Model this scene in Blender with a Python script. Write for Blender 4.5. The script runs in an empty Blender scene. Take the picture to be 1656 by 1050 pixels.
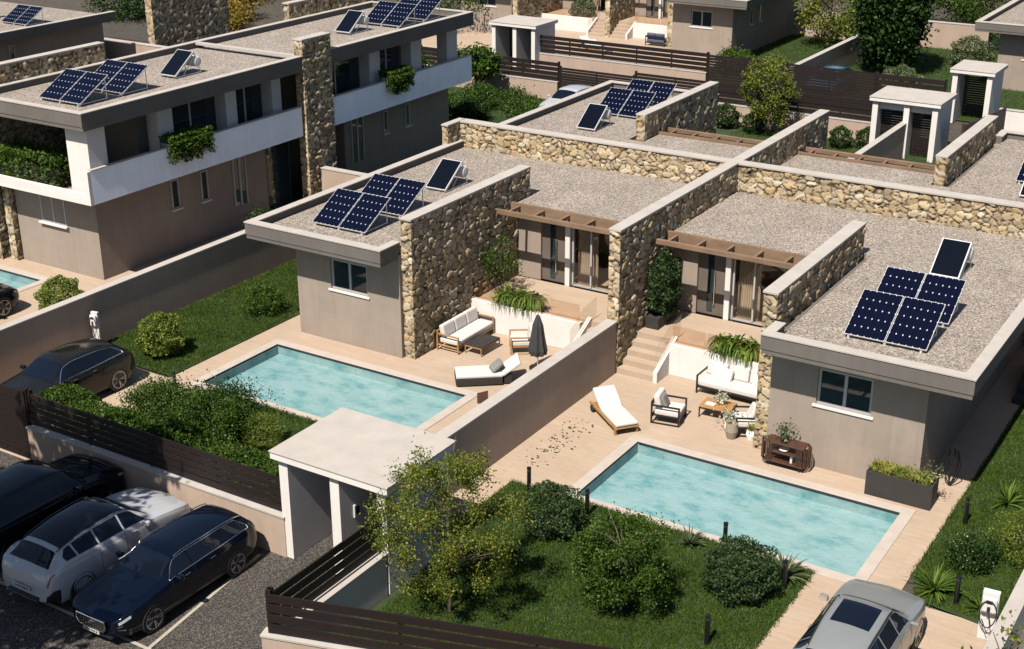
import bpy, bmesh, math, random
import numpy as np
from mathutils import Vector, Matrix
R_ = math.radians
random.seed(7); RNG = np.random.default_rng(7)
SC = bpy.context.scene; COL = SC.collection
# ---------------------------------------------------------------- camera, sky, sun, exposure
cam = bpy.data.cameras.new('camera'); camo = bpy.data.objects.new('camera', cam); COL.objects.link(camo)
camo.location = (16.458, -29.098, 16.0)
camo.matrix_world = Matrix.Translation(camo.location) @ Matrix.Rotation(.56165, 4, 'Z') @ Matrix.Rotation(1.18099, 4, 'X') @ Matrix.Rotation(-.00345, 4, 'Z')
cam.sensor_width = 36; cam.lens = 2209.77 / 1656 * 36; cam.clip_end = 600
SC.camera = camo
SUN = Vector((-.038, 1, -1.48)).normalized()            # the way the light travels
w = bpy.data.worlds.new('World'); SC.world = w; w.use_nodes = True
nt = w.node_tree; bg = nt.nodes['Background']; sk = nt.nodes.new('ShaderNodeTexSky')
sk.sky_type = 'NISHITA'; sk.sun_disc = False
sk.sun_elevation = math.asin(-SUN.z); sk.sun_rotation = math.atan2(-SUN.x, -SUN.y)
nt.links.new(sk.outputs[0], bg.inputs[0]); bg.inputs[1].default_value = .05
sun = bpy.data.lights.new('sun', 'SUN'); sun.energy = 5.0; sun.angle = R_(.5); sun.color = (1, .915, .81)
suno = bpy.data.objects.new('sun', sun); COL.objects.link(suno); suno.rotation_euler = SUN.to_track_quat('-Z', 'Y').to_euler()
SC.view_settings.view_transform = 'Standard'; SC.view_settings.look = 'None'; SC.view_settings.exposure = 1.13; SC.view_settings.gamma = 1
SC.render.engine = 'CYCLES'; SC.cycles.diffuse_bounces = 2

# ---------------------------------------------------------------- materials
MATS = {}
def newmat(name):
    m = bpy.data.materials.new(name); m.use_nodes = True; MATS[name] = m
    return m, m.node_tree, m.node_tree.nodes['Principled BSDF']
def node(nt, t, **k):
    n = nt.nodes.new(t)
    for a, b in k.items():
        if a in n.inputs: n.inputs[a].default_value = b
        else: setattr(n, a, b)
    return n
def ramp(nt, fac, stops, interp='LINEAR'):
    r = nt.nodes.new('ShaderNodeValToRGB'); e = r.color_ramp; e.interpolation = interp
    while len(e.elements) < len(stops): e.elements.new(.5)
    for el, (p, c) in zip(e.elements, stops): el.position = p; el.color = (*c, 1)
    nt.links.new(fac, r.inputs[0]); return r.outputs[0]
def coords(nt, scale=(1, 1, 1)):
    tc = nt.nodes.new('ShaderNodeTexCoord'); mp = nt.nodes.new('ShaderNodeMapping'); mp.inputs['Scale'].default_value = scale
    nt.links.new(tc.outputs['Object'], mp.inputs[0]); return mp.outputs[0]
def noise(nt, vec, scale, detail=4, rough=.6):
    n = node(nt, 'ShaderNodeTexNoise'); n.inputs['Scale'].default_value = scale; n.inputs['Detail'].default_value = detail; n.inputs['Roughness'].default_value = rough
    nt.links.new(vec, n.inputs['Vector']); return n.outputs['Fac']
def addbump(nt, b, h, strength, dist=.02):
    bp = nt.nodes.new('ShaderNodeBump'); bp.inputs['Strength'].default_value = strength; bp.inputs['Distance'].default_value = dist
    nt.links.new(h, bp.inputs['Height']); nt.links.new(bp.outputs[0], b.inputs['Normal'])
def mul(c, k): return tuple(min(1, x * k) for x in c)
def mix(nt, fac, a, b, mode='MIX'):
    m = nt.nodes.new('ShaderNodeMix'); m.data_type = 'RGBA'; m.blend_type = mode
    for s, v in ((0, fac), (6, a), (7, b)):
        if isinstance(v, (int, float)): m.inputs[s].default_value = v
        elif isinstance(v, tuple): m.inputs[s].default_value = (*v, 1)
        else: nt.links.new(v, m.inputs[s])
    return m.outputs[2]
def plain(name, c, rough=.7, var=.12, scale=3, bump=.15, bscale=60, metal=0, spec=.4, stretch=(1, 1, 1), coat=0):
    m, nt, b = newmat(name); v = coords(nt, stretch)
    n = noise(nt, v, scale, 6)
    nt.links.new(ramp(nt, n, [(.3, mul(c, 1 - var)), (.7, mul(c, 1 + var))]), b.inputs['Base Color'])
    b.inputs['Roughness'].default_value = rough; b.inputs['Metallic'].default_value = metal; b.inputs['Specular IOR Level'].default_value = spec
    b.inputs['Coat Weight'].default_value = coat; b.inputs['Coat Roughness'].default_value = .03
    if bump: addbump(nt, b, noise(nt, v, bscale, 3), bump, .01)
    return m
def panelled(name, c, px, pz, dark=.8, rough=.8, stain=.12):          # rendered / clad wall with faint joints and stains
    m, nt, b = newmat(name); v = coords(nt)
    sx = nt.nodes.new('ShaderNodeSeparateXYZ'); nt.links.new(v, sx.inputs[0])
    ad = node(nt, 'ShaderNodeMath', operation='ADD'); nt.links.new(sx.outputs[0], ad.inputs[0]); nt.links.new(sx.outputs[1], ad.inputs[1])
    cb = nt.nodes.new('ShaderNodeCombineXYZ'); nt.links.new(ad.outputs[0], cb.inputs[0]); nt.links.new(sx.outputs[2], cb.inputs[1])
    br = nt.nodes.new('ShaderNodeTexBrick'); nt.links.new(cb.outputs[0], br.inputs['Vector'])
    br.offset = 0; br.inputs['Scale'].default_value = 1; br.inputs['Brick Width'].default_value = px; br.inputs['Row Height'].default_value = pz
    br.inputs['Mortar Size'].default_value = .005; br.inputs['Color1'].default_value = (*c, 1); br.inputs['Color2'].default_value = (*mul(c, .94), 1); br.inputs['Mortar'].default_value = (*mul(c, dark), 1)
    v2 = coords(nt, (1, 1, .12))
    n = noise(nt, v2, 5, 7, .7); n2 = noise(nt, v, 1.1, 4)
    c1 = mix(nt, 1.0, br.outputs['Color'], ramp(nt, n, [(.3, (1 - stain,) * 3), (.7, (1, 1, 1))]), 'MULTIPLY')
    c2 = mix(nt, 1.0, c1, ramp(nt, n2, [(.3, (1 - stain, 1 - stain, 1 - stain * .9)), (.7, (1, 1, 1))]), 'MULTIPLY')
    nt.links.new(c2, b.inputs['Base Color']); b.inputs['Roughness'].default_value = rough; b.inputs['Specular IOR Level'].default_value = .2
    addbump(nt, b, noise(nt, v, 45, 5), .25, .012); return m
def speckle(name, cols, size, rough=.9, bump=.5, big=.12):              # loose gravel / chip surface
    m, nt, b = newmat(name); v = coords(nt)
    vo = node(nt, 'ShaderNodeTexVoronoi', feature='F1'); vo.inputs['Scale'].default_value = 1 / size; nt.links.new(v, vo.inputs['Vector'])
    wn = nt.nodes.new('ShaderNodeTexWhiteNoise'); nt.links.new(vo.outputs['Color'], wn.inputs['Vector'])
    c = ramp(nt, wn.outputs['Value'], [(i / len(cols), x) for i, x in enumerate(cols)], 'CONSTANT')
    d = ramp(nt, vo.outputs['Distance'], [(.35, (1, 1, 1)), (.9, (.6, .58, .57))])
    c = mix(nt, 1.0, c, d, 'MULTIPLY')
    n = noise(nt, v, .9, 6, .65)
    c = mix(nt, 1.0, c, ramp(nt, n, [(.3, (1 - big,) * 3), (.7, (1, 1, 1))]), 'MULTIPLY')
    nt.links.new(c, b.inputs['Base Color']); b.inputs['Roughness'].default_value = rough; b.inputs['Specular IOR Level'].default_value = .2
    inv = node(nt, 'ShaderNodeMath', operation='SUBTRACT'); inv.inputs[0].default_value = 1; nt.links.new(vo.outputs['Distance'], inv.inputs[1])
    addbump(nt, b, inv.outputs[0], bump, size * .6); return m
def leafmat(name, c1, c2, c3=None, trans=.25):
    m, nt, b = newmat(name); g = nt.nodes.new('ShaderNodeNewGeometry')
    stops = [(0, c1), (.5, c2), (1, c3 or c2)]
    c = ramp(nt, g.outputs['Random Per Island'], stops)
    v = coords(nt); n = noise(nt, v, 2.2, 2)
    c = mix(nt, 1.0, c, ramp(nt, n, [(.35, (.7, .78, .7)), (.65, (1.15, 1.1, 1.0))]), 'MULTIPLY')
    nt.links.new(c, b.inputs['Base Color']); b.inputs['Roughness'].default_value = .5; b.inputs['Specular IOR Level'].default_value = .14
    tr = nt.nodes.new('ShaderNodeBsdfTranslucent'); nt.links.new(c, tr.inputs[0])
    mx = nt.nodes.new('ShaderNodeMixShader'); mx.inputs[0].default_value = trans
    nt.links.new(b.outputs[0], mx.inputs[1]); nt.links.new(tr.outputs[0], mx.inputs[2]); nt.links.new(mx.outputs[0], nt.nodes['Material Output'].inputs[0]); return m

# rubble stone: tint is stored per vertex by the mesh builder (stone tone and mortar)
m, nt, b = newmat('rubble_stone')
at = node(nt, 'ShaderNodeAttribute', attribute_name='tint'); v = coords(nt)
n = noise(nt, v, 14, 6, .7)
nt.links.new(mix(nt, 1.0, at.outputs['Color'], ramp(nt, n, [(.3, (.72, .7, .66)), (.7, (1.12, 1.1, 1.05))]), 'MULTIPLY'), b.inputs['Base Color'])
b.inputs['Roughness'].default_value = .9; b.inputs['Specular IOR Level'].default_value = .15; addbump(nt, b, noise(nt, v, 30, 6, .7), .7, .03)
plain('cap_stone', (.62, .575, .53), .8, .08, 2.2, .15, 50)
panelled('house_render', (.535, .445, .37), .62, .9, .82)
panelled('fascia_render', (.245, .225, .205), 1.2, 3, .85)
panelled('garden_render', (.70, .545, .435), 3, 5, .9)
panelled('white_render', (.49, .47, .45), 2.4, 3.1, .93, .8, .08)
panelled('balcony_render', (.74, .78, .84), 6, 3.1, .9, .7, .1)
plain('taupe_panel', (.20, .165, .14), .6, .1, 2)
plain('dark_panel', (.032, .028, .026), .45, .15, 2)
speckle('roof_gravel', [(.56, .485, .41), (.44, .385, .335), (.68, .60, .515), (.25, .22, .20), (.53, .445, .375), (.82, .76, .68), (.47, .42, .385)], .034, big=.25)
speckle('asphalt', [(.12, .11, .10), (.07, .065, .06), (.17, .155, .14), (.045, .045, .045), (.27, .245, .21), (.10, .09, .085)], .02, big=.3)
# tiles: pale travertine planks
m, nt, b = newmat('deck_tile'); v = coords(nt)
br = nt.nodes.new('ShaderNodeTexBrick'); nt.links.new(v, br.inputs['Vector']); br.offset = .37
br.inputs['Scale'].default_value = 1; br.inputs['Brick Width'].default_value = .95; br.inputs['Row Height'].default_value = .2; br.inputs['Mortar Size'].default_value = .004
br.inputs['Color1'].default_value = (.66, .53, .41, 1); br.inputs['Color2'].default_value = (.63, .495, .38, 1); br.inputs['Mortar'].default_value = (.52, .41, .31, 1)
v2 = coords(nt, (1.2, 7, 1)); n = noise(nt, v2, 1.6, 6, .7); n2 = noise(nt, v, .5, 3)
c = mix(nt, 1.0, br.outputs['Color'], ramp(nt, n, [(.3, (.9, .88, .85)), (.7, (1.06, 1.05, 1.04))]), 'MULTIPLY')
c = mix(nt, 1.0, c, ramp(nt, n2, [(.3, (.93, .92, .91)), (.7, (1.03, 1.03, 1.03))]), 'MULTIPLY')
nt.links.new(c, b.inputs['Base Color']); b.inputs['Roughness'].default_value = .65; b.inputs['Specular IOR Level'].default_value = .25; addbump(nt, b, n, .15, .006)
plain('coping', (.68, .60, .53), .6, .08, 3, .1)
plain('earth', (.09, .075, .055), .95, .3, 2, .6, 20)
plain('lawn_soil', (.03, .065, .012), .95, .4, 3, .6, 40)
def schlick(nt, normal=None):                             # share of mirror reflection, the same from either side of a pane
    lw = nt.nodes.new('ShaderNodeLayerWeight'); lw.inputs['Blend'].default_value = .5
    if normal: nt.links.new(normal, lw.inputs['Normal'])
    p = node(nt, 'ShaderNodeMath', operation='POWER'); nt.links.new(lw.outputs['Facing'], p.inputs[0]); p.inputs[1].default_value = 5
    a = node(nt, 'ShaderNodeMath', operation='MULTIPLY_ADD'); nt.links.new(p.outputs[0], a.inputs[0]); a.inputs[1].default_value = .95; a.inputs[2].default_value = .035
    return a.outputs[0]
# pool
m, nt, b = newmat('pool_tile'); v = coords(nt, (1, 1.9, 1)); n = noise(nt, v, 1.1, 8, .75); n2 = noise(nt, coords(nt, (1.4, 4, 1)), 5, 7, .75)
c = ramp(nt, n, [(.34, (.17, .42, .45)), (.5, (.44, .60, .605)), (.68, (.54, .67, .67))])
c = mix(nt, 1.0, c, ramp(nt, n2, [(.3, (.78, .87, .9)), (.6, (1.08, 1.05, 1.04))]), 'MULTIPLY')
nt.links.new(c, b.inputs['Base Color']); b.inputs['Roughness'].default_value = .6
m, nt, b = newmat('pool_water'); v = coords(nt, (1, 2.2, 1))
tr = nt.nodes.new('ShaderNodeBsdfTransparent'); tr.inputs[0].default_value = (.88, .975, .985, 1)
gl = nt.nodes.new('ShaderNodeBsdfGlossy'); gl.inputs['Roughness'].default_value = .03
bp = nt.nodes.new('ShaderNodeBump'); bp.inputs['Strength'].default_value = .35; bp.inputs['Distance'].default_value = .05
nn = noise(nt, v, 3.4, 6, .6); nt.links.new(nn, bp.inputs['Height'])
nt.links.new(bp.outputs[0], gl.inputs['Normal'])
mx = nt.nodes.new('ShaderNodeMixShader'); nt.links.new(schlick(nt, bp.outputs[0]), mx.inputs[0]); nt.links.new(tr.outputs[0], mx.inputs[1]); nt.links.new(gl.outputs[0], mx.inputs[2]); nt.links.new(mx.outputs[0], nt.nodes['Material Output'].inputs[0])
def glassmat(name, tint, ior=1.5):
    m, nt, b = newmat(name)
    tr = nt.nodes.new('ShaderNodeBsdfTransparent'); tr.inputs[0].default_value = (*tint, 1)
    gl = nt.nodes.new('ShaderNodeBsdfGlossy'); gl.inputs['Roughness'].default_value = .01
    mx = nt.nodes.new('ShaderNodeMixShader'); nt.links.new(schlick(nt), mx.inputs[0]); nt.links.new(tr.outputs[0], mx.inputs[1]); nt.links.new(gl.outputs[0], mx.inputs[2]); nt.links.new(mx.outputs[0], nt.nodes['Material Output'].inputs[0])
glassmat('clear_glass', (.94, .92, .89)); glassmat('bronze_glass', (.95, .885, .83)); glassmat('car_glass', (.10, .11, .12), 1.6)
def solid(name, c, rough=.4, metal=0, spec=.5, coat=0):
    m, nt, b = newmat(name); b.inputs['Base Color'].default_value = (*c, 1); b.inputs['Roughness'].default_value = rough; b.inputs['Metallic'].default_value = metal
    b.inputs['Specular IOR Level'].default_value = spec; b.inputs['Coat Weight'].default_value = coat; b.inputs['Coat Roughness'].default_value = .03; return m
solid('window_glass', (.012, .022, .028), .03, 0, .7); solid('tinted_glass', (.003, .005, .010), .03, 0, .35)
solid('collector_glass', (.004, .006, .012), .12, 0, .35)
solid('chrome', (.75, .74, .72), .18, 1); solid('alu', (.62, .62, .62), .35, .6); solid('black_metal', (.012, .012, .013), .4)
solid('black_rubber', (.014, .014, .015), .7); solid('black_plastic', (.02, .02, .022), .45); solid('rim_metal', (.32, .32, .33), .25, .9)
solid('headlight', (.75, .8, .85), .1, .3, .8); solid('tail_light', (.35, .02, .015), .15, 0, .8, 1); solid('plate', (.72, .72, .7), .5)
solid('white_plastic', (.42, .42, .415), .35); solid('frame_paint', (.62, .63, .64), .45); solid('pot_white', (.7, .66, .6), .6)
plain('navy_paint', (.002, .005, .016), .10, .05, 3, 0, coat=0, spec=.45); plain('pearl_paint', (.62, .64, .69), .3, .03, 3, 0, coat=.8)
plain('black_paint', (.004, .006, .012), .12, .05, 3, 0, coat=0); plain('olive_paint', (.014, .014, .012), .14, .05, 3, 0, coat=0); plain('silver_paint', (.34, .365, .375), .3, .03, 3, 0, metal=.15, coat=.7)
plain('blue_paint', (.05, .16, .24), .3, .05, 3, 0, coat=1)
plain('slat_brown', (.017, .0085, .0065), .55, .25, 6, .1, 80, stretch=(.3, .3, 1)); plain('slat_olive', (.075, .055, .04), .6, .2, 6)
plain('pergola_wood', (.30, .195, .125), .65, .25, 5, .3, 60, stretch=(.3, 1, 1)); plain('teak', (.55, .30, .11), .5, .15, 5, .1); plain('dark_wood', (.10, .045, .025), .5, .25, 8, .1)
plain('cushion', (.37, .355, .34), .95, .06, 6, .3, 90); plain('cushion_grey', (.28, .28, .27), .95, .25, 14, .3, 90); plain('wicker', (.035, .03, .026), .8, .3, 40, .6, 60); plain('umbrella_cloth', (.05, .055, .058), .85, .12, 6)
plain('bark', (.13, .095, .07), .9, .3, 9, .8, 30); plain('planter_dark', (.045, .04, .037), .7, .15, 3); plain('planter_grey', (.38, .36, .34), .8, .1, 3); plain('curtain', (.62, .53, .42), .9, .08, 6)
plain('interior_wall', (.7, .52, .38), .9, .05, 2); plain('basalt_step', (.05, .045, .045), .8, .2, 3); plain('chair_blue', (.12, .15, .26), .8, .1)
plain('line_paint', (.55, .50, .42), .8, .15, 8, .1); plain('basket', (.42, .36, .27), .9, .2, 30, .5)
leafmat('leaf_mid', (.03, .078, .010), (.062, .13, .016), (.13, .20, .03), .15); leafmat('leaf_dark', (.015, .048, .010), (.032, .082, .015), (.07, .125, .026), .15)
leafmat('leaf_lime', (.12, .19, .03), (.20, .28, .045), (.33, .38, .09)); leafmat('leaf_gold', (.08, .15, .022), (.19, .25, .04), (.40, .36, .07), .25)
leafmat('leaf_grey', (.08, .125, .06), (.14, .19, .09), (.27, .32, .17)); leafmat('leaf_blue', (.03, .065, .026), (.06, .115, .04), (.12, .18, .075)); leafmat('leaf_autumn', (.30, .2, .04), (.45, .3, .06), (.5, .4, .1))
leafmat('grass', (.045, .095, .010), (.075, .135, .014), (.125, .18, .024), .1); leafmat('frond', (.06, .14, .018), (.14, .24, .035), (.30, .36, .07)); leafmat('straw', (.22, .27, .05), (.42, .44, .10), (.62, .58, .22)); leafmat('petal', (.7, .7, .62), (.75, .73, .66)); leafmat('dry_leaf', (.10, .07, .03), (.18, .13, .06), (.14, .13, .05))
# solar cells: dark blue grid with bright dots where the cells' corners meet
m, nt, b = newmat('solar_cells'); tc = nt.nodes.new('ShaderNodeTexCoord')
sx = nt.nodes.new('ShaderNodeSeparateXYZ'); nt.links.new(tc.outputs['UV'], sx.inputs[0])
def frac_edge(out, n):
    a = node(nt, 'ShaderNodeMath', operation='MULTIPLY'); nt.links.new(out, a.inputs[0]); a.inputs[1].default_value = n
    f = node(nt, 'ShaderNodeMath', operation='PINGPONG'); nt.links.new(a.outputs[0], f.inputs[0]); f.inputs[1].default_value = .5
    return f.outputs[0]                                     # 0 on a cell's edge, .5 in its middle
ex, ey = frac_edge(sx.outputs[0], 6), frac_edge(sx.outputs[1], 5)
def less(o, t):
    a = node(nt, 'ShaderNodeMath', operation='LESS_THAN'); nt.links.new(o, a.inputs[0]); a.inputs[1].default_value = t; return a.outputs[0]
sm = node(nt, 'ShaderNodeMath', operation='ADD'); nt.links.new(ex, sm.inputs[0]); nt.links.new(ey, sm.inputs[1])
mn = node(nt, 'ShaderNodeMath', operation='MINIMUM'); nt.links.new(ex, mn.inputs[0]); nt.links.new(ey, mn.inputs[1])
c = mix(nt, less(mn.outputs[0], .03), (.004, .006, .022), (.006, .010, .036)); c = mix(nt, less(sm.outputs[0], .11), c, (.7, .75, .85))
nt.links.new(c, b.inputs['Base Color']); b.inputs['Roughness'].default_value = .2; b.inputs['Specular IOR Level'].default_value = .18

for m in list(MATS.values()):                              # one common level for all base colours, matched to the exposure above
    nt = m.node_tree; b = nt.nodes.get('Principled BSDF')
    if not b or m.name in ('balcony_render', 'white_render', 'cushion', 'white_plastic', 'pot_white', 'chrome', 'alu', 'rim_metal', 'window_glass', 'tinted_glass'): continue
    s = b.inputs['Base Color']
    if s.is_linked: o = s.links[0].from_socket; nt.links.new(mix(nt, 1.0, o, (.43, .43, .43), 'MULTIPLY'), s)
    else: s.default_value = (*[q * .43 for q in s.default_value[:3]], 1)
# ---------------------------------------------------------------- helpers
def tagobj(o, label=None, cat=None, group=None, kind=None):
    for k, v in (('label', label), ('category', cat), ('group', group), ('kind', kind)):
        if v: o[k] = v
    return o
def empty(name, loc=(0, 0, 0), rz=0, scale=(1, 1, 1), **k):
    o = bpy.data.objects.new(name, None); o.empty_display_size = .3; COL.objects.link(o); o.location = loc; o.rotation_euler.z = rz; o.scale = scale
    return tagobj(o, **k)
def link(name, me, mat, parent=None, smooth=False, **k):
    o = bpy.data.objects.new(name, me); COL.objects.link(o)
    if mat and not me.materials:
        me.materials.append(MATS[mat])
    if smooth: me.polygons.foreach_set('use_smooth', [True] * len(me.polygons))
    if parent: o.parent = parent
    return tagobj(o, **k)
class G:
    def __init__(s): s.b = bmesh.new()
    def box(s, x0, x1, y0, y1, z0, z1):
        v = [s.b.verts.new(p) for p in ((x0,y0,z0),(x1,y0,z0),(x1,y1,z0),(x0,y1,z0),(x0,y0,z1),(x1,y0,z1),(x1,y1,z1),(x0,y1,z1))]
        for f in ((3,2,1,0),(4,5,6,7),(0,1,5,4),(1,2,6,5),(2,3,7,6),(3,0,4,7)): s.b.faces.new([v[i] for i in f])
        return s
    def obox(s, c, size, rot=None):            # box about c, rotated by a Matrix or z angle
        sx, sy, sz = [q / 2 for q in size]; c = Vector(c)
        Rm = rot if isinstance(rot, Matrix) else Matrix.Rotation(rot or 0, 3, 'Z')
        v = [s.b.verts.new(c + Rm @ Vector(p)) for p in ((-sx,-sy,-sz),(sx,-sy,-sz),(sx,sy,-sz),(-sx,sy,-sz),(-sx,-sy,sz),(sx,-sy,sz),(sx,sy,sz),(-sx,sy,sz))]
        for f in ((3,2,1,0),(4,5,6,7),(0,1,5,4),(1,2,6,5),(2,3,7,6),(3,0,4,7)): s.b.faces.new([v[i] for i in f])
        return s
    def tube(s, pts, r, n=8, r1=None):
        pts = [Vector(p) for p in pts]; rings = []
        for i, p in enumerate(pts):
            d = (pts[min(i+1, len(pts)-1)] - pts[max(i-1, 0)]).normalized()
            a = d.orthogonal().normalized() if not rings else (ap - d * ap.dot(d)).normalized()
            ap = a; c = d.cross(a); rr = r if r1 is None else r + (r1 - r) * i / (len(pts) - 1)
            rings.append([s.b.verts.new(p + (a * math.cos(t) + c * math.sin(t)) * rr) for t in [2 * math.pi * k / n for k in range(n)]])
        for A, B in zip(rings, rings[1:]):
            for k in range(n): s.b.faces.new((A[k], A[(k+1) % n], B[(k+1) % n], B[k]))
        s.b.faces.new(rings[0][::-1]); s.b.faces.new(rings[-1]); return s
    def lathe(s, prof, c=(0, 0, 0), n=16, axis='z'):
        rings = []
        for r, h in prof:
            ring = []
            for k in range(n):
                t = 2 * math.pi * k / n; p = (r * math.cos(t), r * math.sin(t), h)
                if axis == 'x': p = (h, r * math.cos(t), r * math.sin(t))
                if axis == 'y': p = (r * math.cos(t), h, r * math.sin(t))
                ring.append(s.b.verts.new(Vector(c) + Vector(p)))
            rings.append(ring)
        for A, B in zip(rings, rings[1:]):
            for k in range(n): s.b.faces.new((A[k], A[(k+1) % n], B[(k+1) % n], B[k]))
        s.b.faces.new(rings[0][::-1]); s.b.faces.new(rings[-1]); return s
    def poly(s, pts, thick=0):
        v = [s.b.verts.new(p) for p in pts]; s.b.faces.new(v)
        if thick:
            u = [s.b.verts.new((p[0], p[1], p[2] - thick)) for p in pts]; s.b.faces.new(u[::-1])
            for i in range(len(v)): j = (i+1) % len(v); s.b.faces.new((v[i], u[i], u[j], v[j]))
        return s
    def build(s, name, mat, parent=None, bevel=0, smooth=False, up=False, **k):
        if not up: bmesh.ops.recalc_face_normals(s.b, faces=s.b.faces)
        me = bpy.data.meshes.new(name); s.b.to_mesh(me); s.b.free()
        o = link(name, me, mat, parent, smooth, **k)
        if bevel:
            md = o.modifiers.new('bevel', 'BEVEL'); md.width = bevel; md.segments = 2; md.limit_method = 'ANGLE'
        return o
def npmesh(name, verts, faces, cols=None):
    me = bpy.data.meshes.new(name); k = faces.shape[1]
    me.vertices.add(len(verts)); me.vertices.foreach_set('co', np.asarray(verts, np.float32).ravel())
    me.loops.add(faces.size); me.loops.foreach_set('vertex_index', faces.astype(np.int32).ravel())
    me.polygons.add(len(faces)); me.polygons.foreach_set('loop_start', np.arange(0, faces.size, k, dtype=np.int32))
    me.update(calc_edges=True)
    if cols is not None:
        a = me.color_attributes.new('tint', 'FLOAT_COLOR', 'POINT'); a.data.foreach_set('color', np.concatenate([cols, np.ones((len(cols), 1))], 1).astype(np.float32).ravel())
    return me
# ---- rubble: faces displaced by a 3-D cell pattern, each stone with its own tone
CELL = np.array([.27, .27, .19]); STONES = np.array([[.60,.49,.33],[.68,.57,.41],[.52,.41,.27],[.64,.50,.32],[.73,.64,.50],[.46,.37,.26],[.58,.50,.38],[.55,.42,.25]]) * 1.25
def hash3(i):
    h = (i[..., 0] * 73856093) ^ (i[..., 1] * 19349663) ^ (i[..., 2] * 83492791); out = []
    for k in (1, 2, 3):
        x = (h * (2654435761 + k * 40503) + k * 97531) & 0xffffffff; x = ((x >> 13) ^ x) * 1274126177 & 0xffffffff; out.append(((x >> 8) & 0xffff) / 65535.)
    return np.stack(out, -1)
def rubble(p):
    q = p / CELL + .25 * np.sin(p[:, [1, 2, 0]] * 7.); base = np.floor(q).astype(np.int64); f1 = np.full(len(p), 9.); f2 = f1.copy(); idc = np.zeros((len(p), 3))
    for a in (-1, 0, 1):
        for b_ in (-1, 0, 1):
            for c_ in (-1, 0, 1):
                cc = base + np.array([a, b_, c_]); h = hash3(cc); d = np.linalg.norm(cc + .12 + .76 * h - q, axis=1)
                nearer = d < f1; f2 = np.where(nearer, f1, np.minimum(f2, d)); idc = np.where(nearer[:, None], h, idc); f1 = np.where(nearer, d, f1)
    e = np.clip((f2 - f1) / .12, 0, 1); e = e * e * (3 - 2 * e)
    tilt = ((q - base) * (idc[:, ::-1] - .5)).sum(1); disp = e * (.03 + .045 * idc[:, 0] + .03 * tilt) + RNG.normal(0, .0025, len(p))
    col = STONES[(idc[:, 1] * 7.99).astype(int)] * (.78 + .4 * idc[:, 2:3]); m = np.clip((f2 - f1 - .02) / .08, 0, 1)[:, None]
    return disp, col * m + np.array([.10, .078, .056]) * (1 - m)
def stone_mesh(name, x0, x1, y0, y1, z0, z1, res=.035, sides='xXyY'):
    V, F, Cc = [], [], []; n0 = 0; ins = .05
    def sheet(o, u, v, nrm):
        nonlocal n0
        lu, lv = np.linalg.norm(u), np.linalg.norm(v); a = max(2, int(lu / res)) + 1; b_ = max(2, int(lv / res)) + 1
        U, W = np.meshgrid(np.linspace(0, 1, a), np.linspace(0, 1, b_), indexing='ij')
        p = (np.array(o) + U[..., None] * np.array(u) + W[..., None] * np.array(v)).reshape(-1, 3)
        d, c = rubble(p); ed = np.minimum(U, 1 - U).ravel() * lu; fade = np.clip(ed / .03, 0, 1) * .55 + .45
        p = p + np.array(nrm) * ((d - ins) * fade)[:, None]
        i = np.arange(a * b_).reshape(a, b_); f = np.stack([i[:-1, :-1], i[1:, :-1], i[1:, 1:], i[:-1, 1:]], -1).reshape(-1, 4)
        V.append(p); F.append(f + n0); Cc.append(c); n0 += len(p)
    if 'y' in sides: sheet((x0, y0, z0), (x1 - x0, 0, 0), (0, 0, z1 - z0), (0, -1, 0))
    if 'Y' in sides: sheet((x1, y1, z0), (x0 - x1, 0, 0), (0, 0, z1 - z0), (0, 1, 0))
    if 'X' in sides: sheet((x1, y0, z0), (0, y1 - y0, 0), (0, 0, z1 - z0), (1, 0, 0))
    if 'x' in sides: sheet((x0, y1, z0), (0, y0 - y1, 0), (0, 0, z1 - z0), (-1, 0, 0))
    k = .05; q = np.array([(x, y, z) for z in (z0, z1) for y in (y0 + k, y1 - k) for x in (x0 + k, x1 - k)])      # core
    V.append(q); Cc.append(np.tile(np.array([[.10, .075, .05]]), (8, 1))); F.append(np.array([[0,2,3,1],[4,5,7,6],[0,1,5,4],[1,3,7,5],[3,2,6,7],[2,0,4,6]]) + n0)
    me = npmesh(name, np.concatenate(V), np.concatenate(F), np.concatenate(Cc)); me.polygons.foreach_set('use_smooth', [True] * len(me.polygons)); return me
def stone_part(x0, x1, y0, y1, z0, z1, parent=None, res=.035, cap=True, name='stone_wall', sides='xXyY', **k):
    o = link(name, stone_mesh(name, x0, x1, y0, y1, z0, z1, res, sides), 'rubble_stone', parent, **k)
    if cap: G().box(x0 - .02, x1 + .02, y0 - .03, y1 + .02, z1, z1 + .06).build('coping_cap', 'cap_stone', o, .006)
    return o
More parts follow.
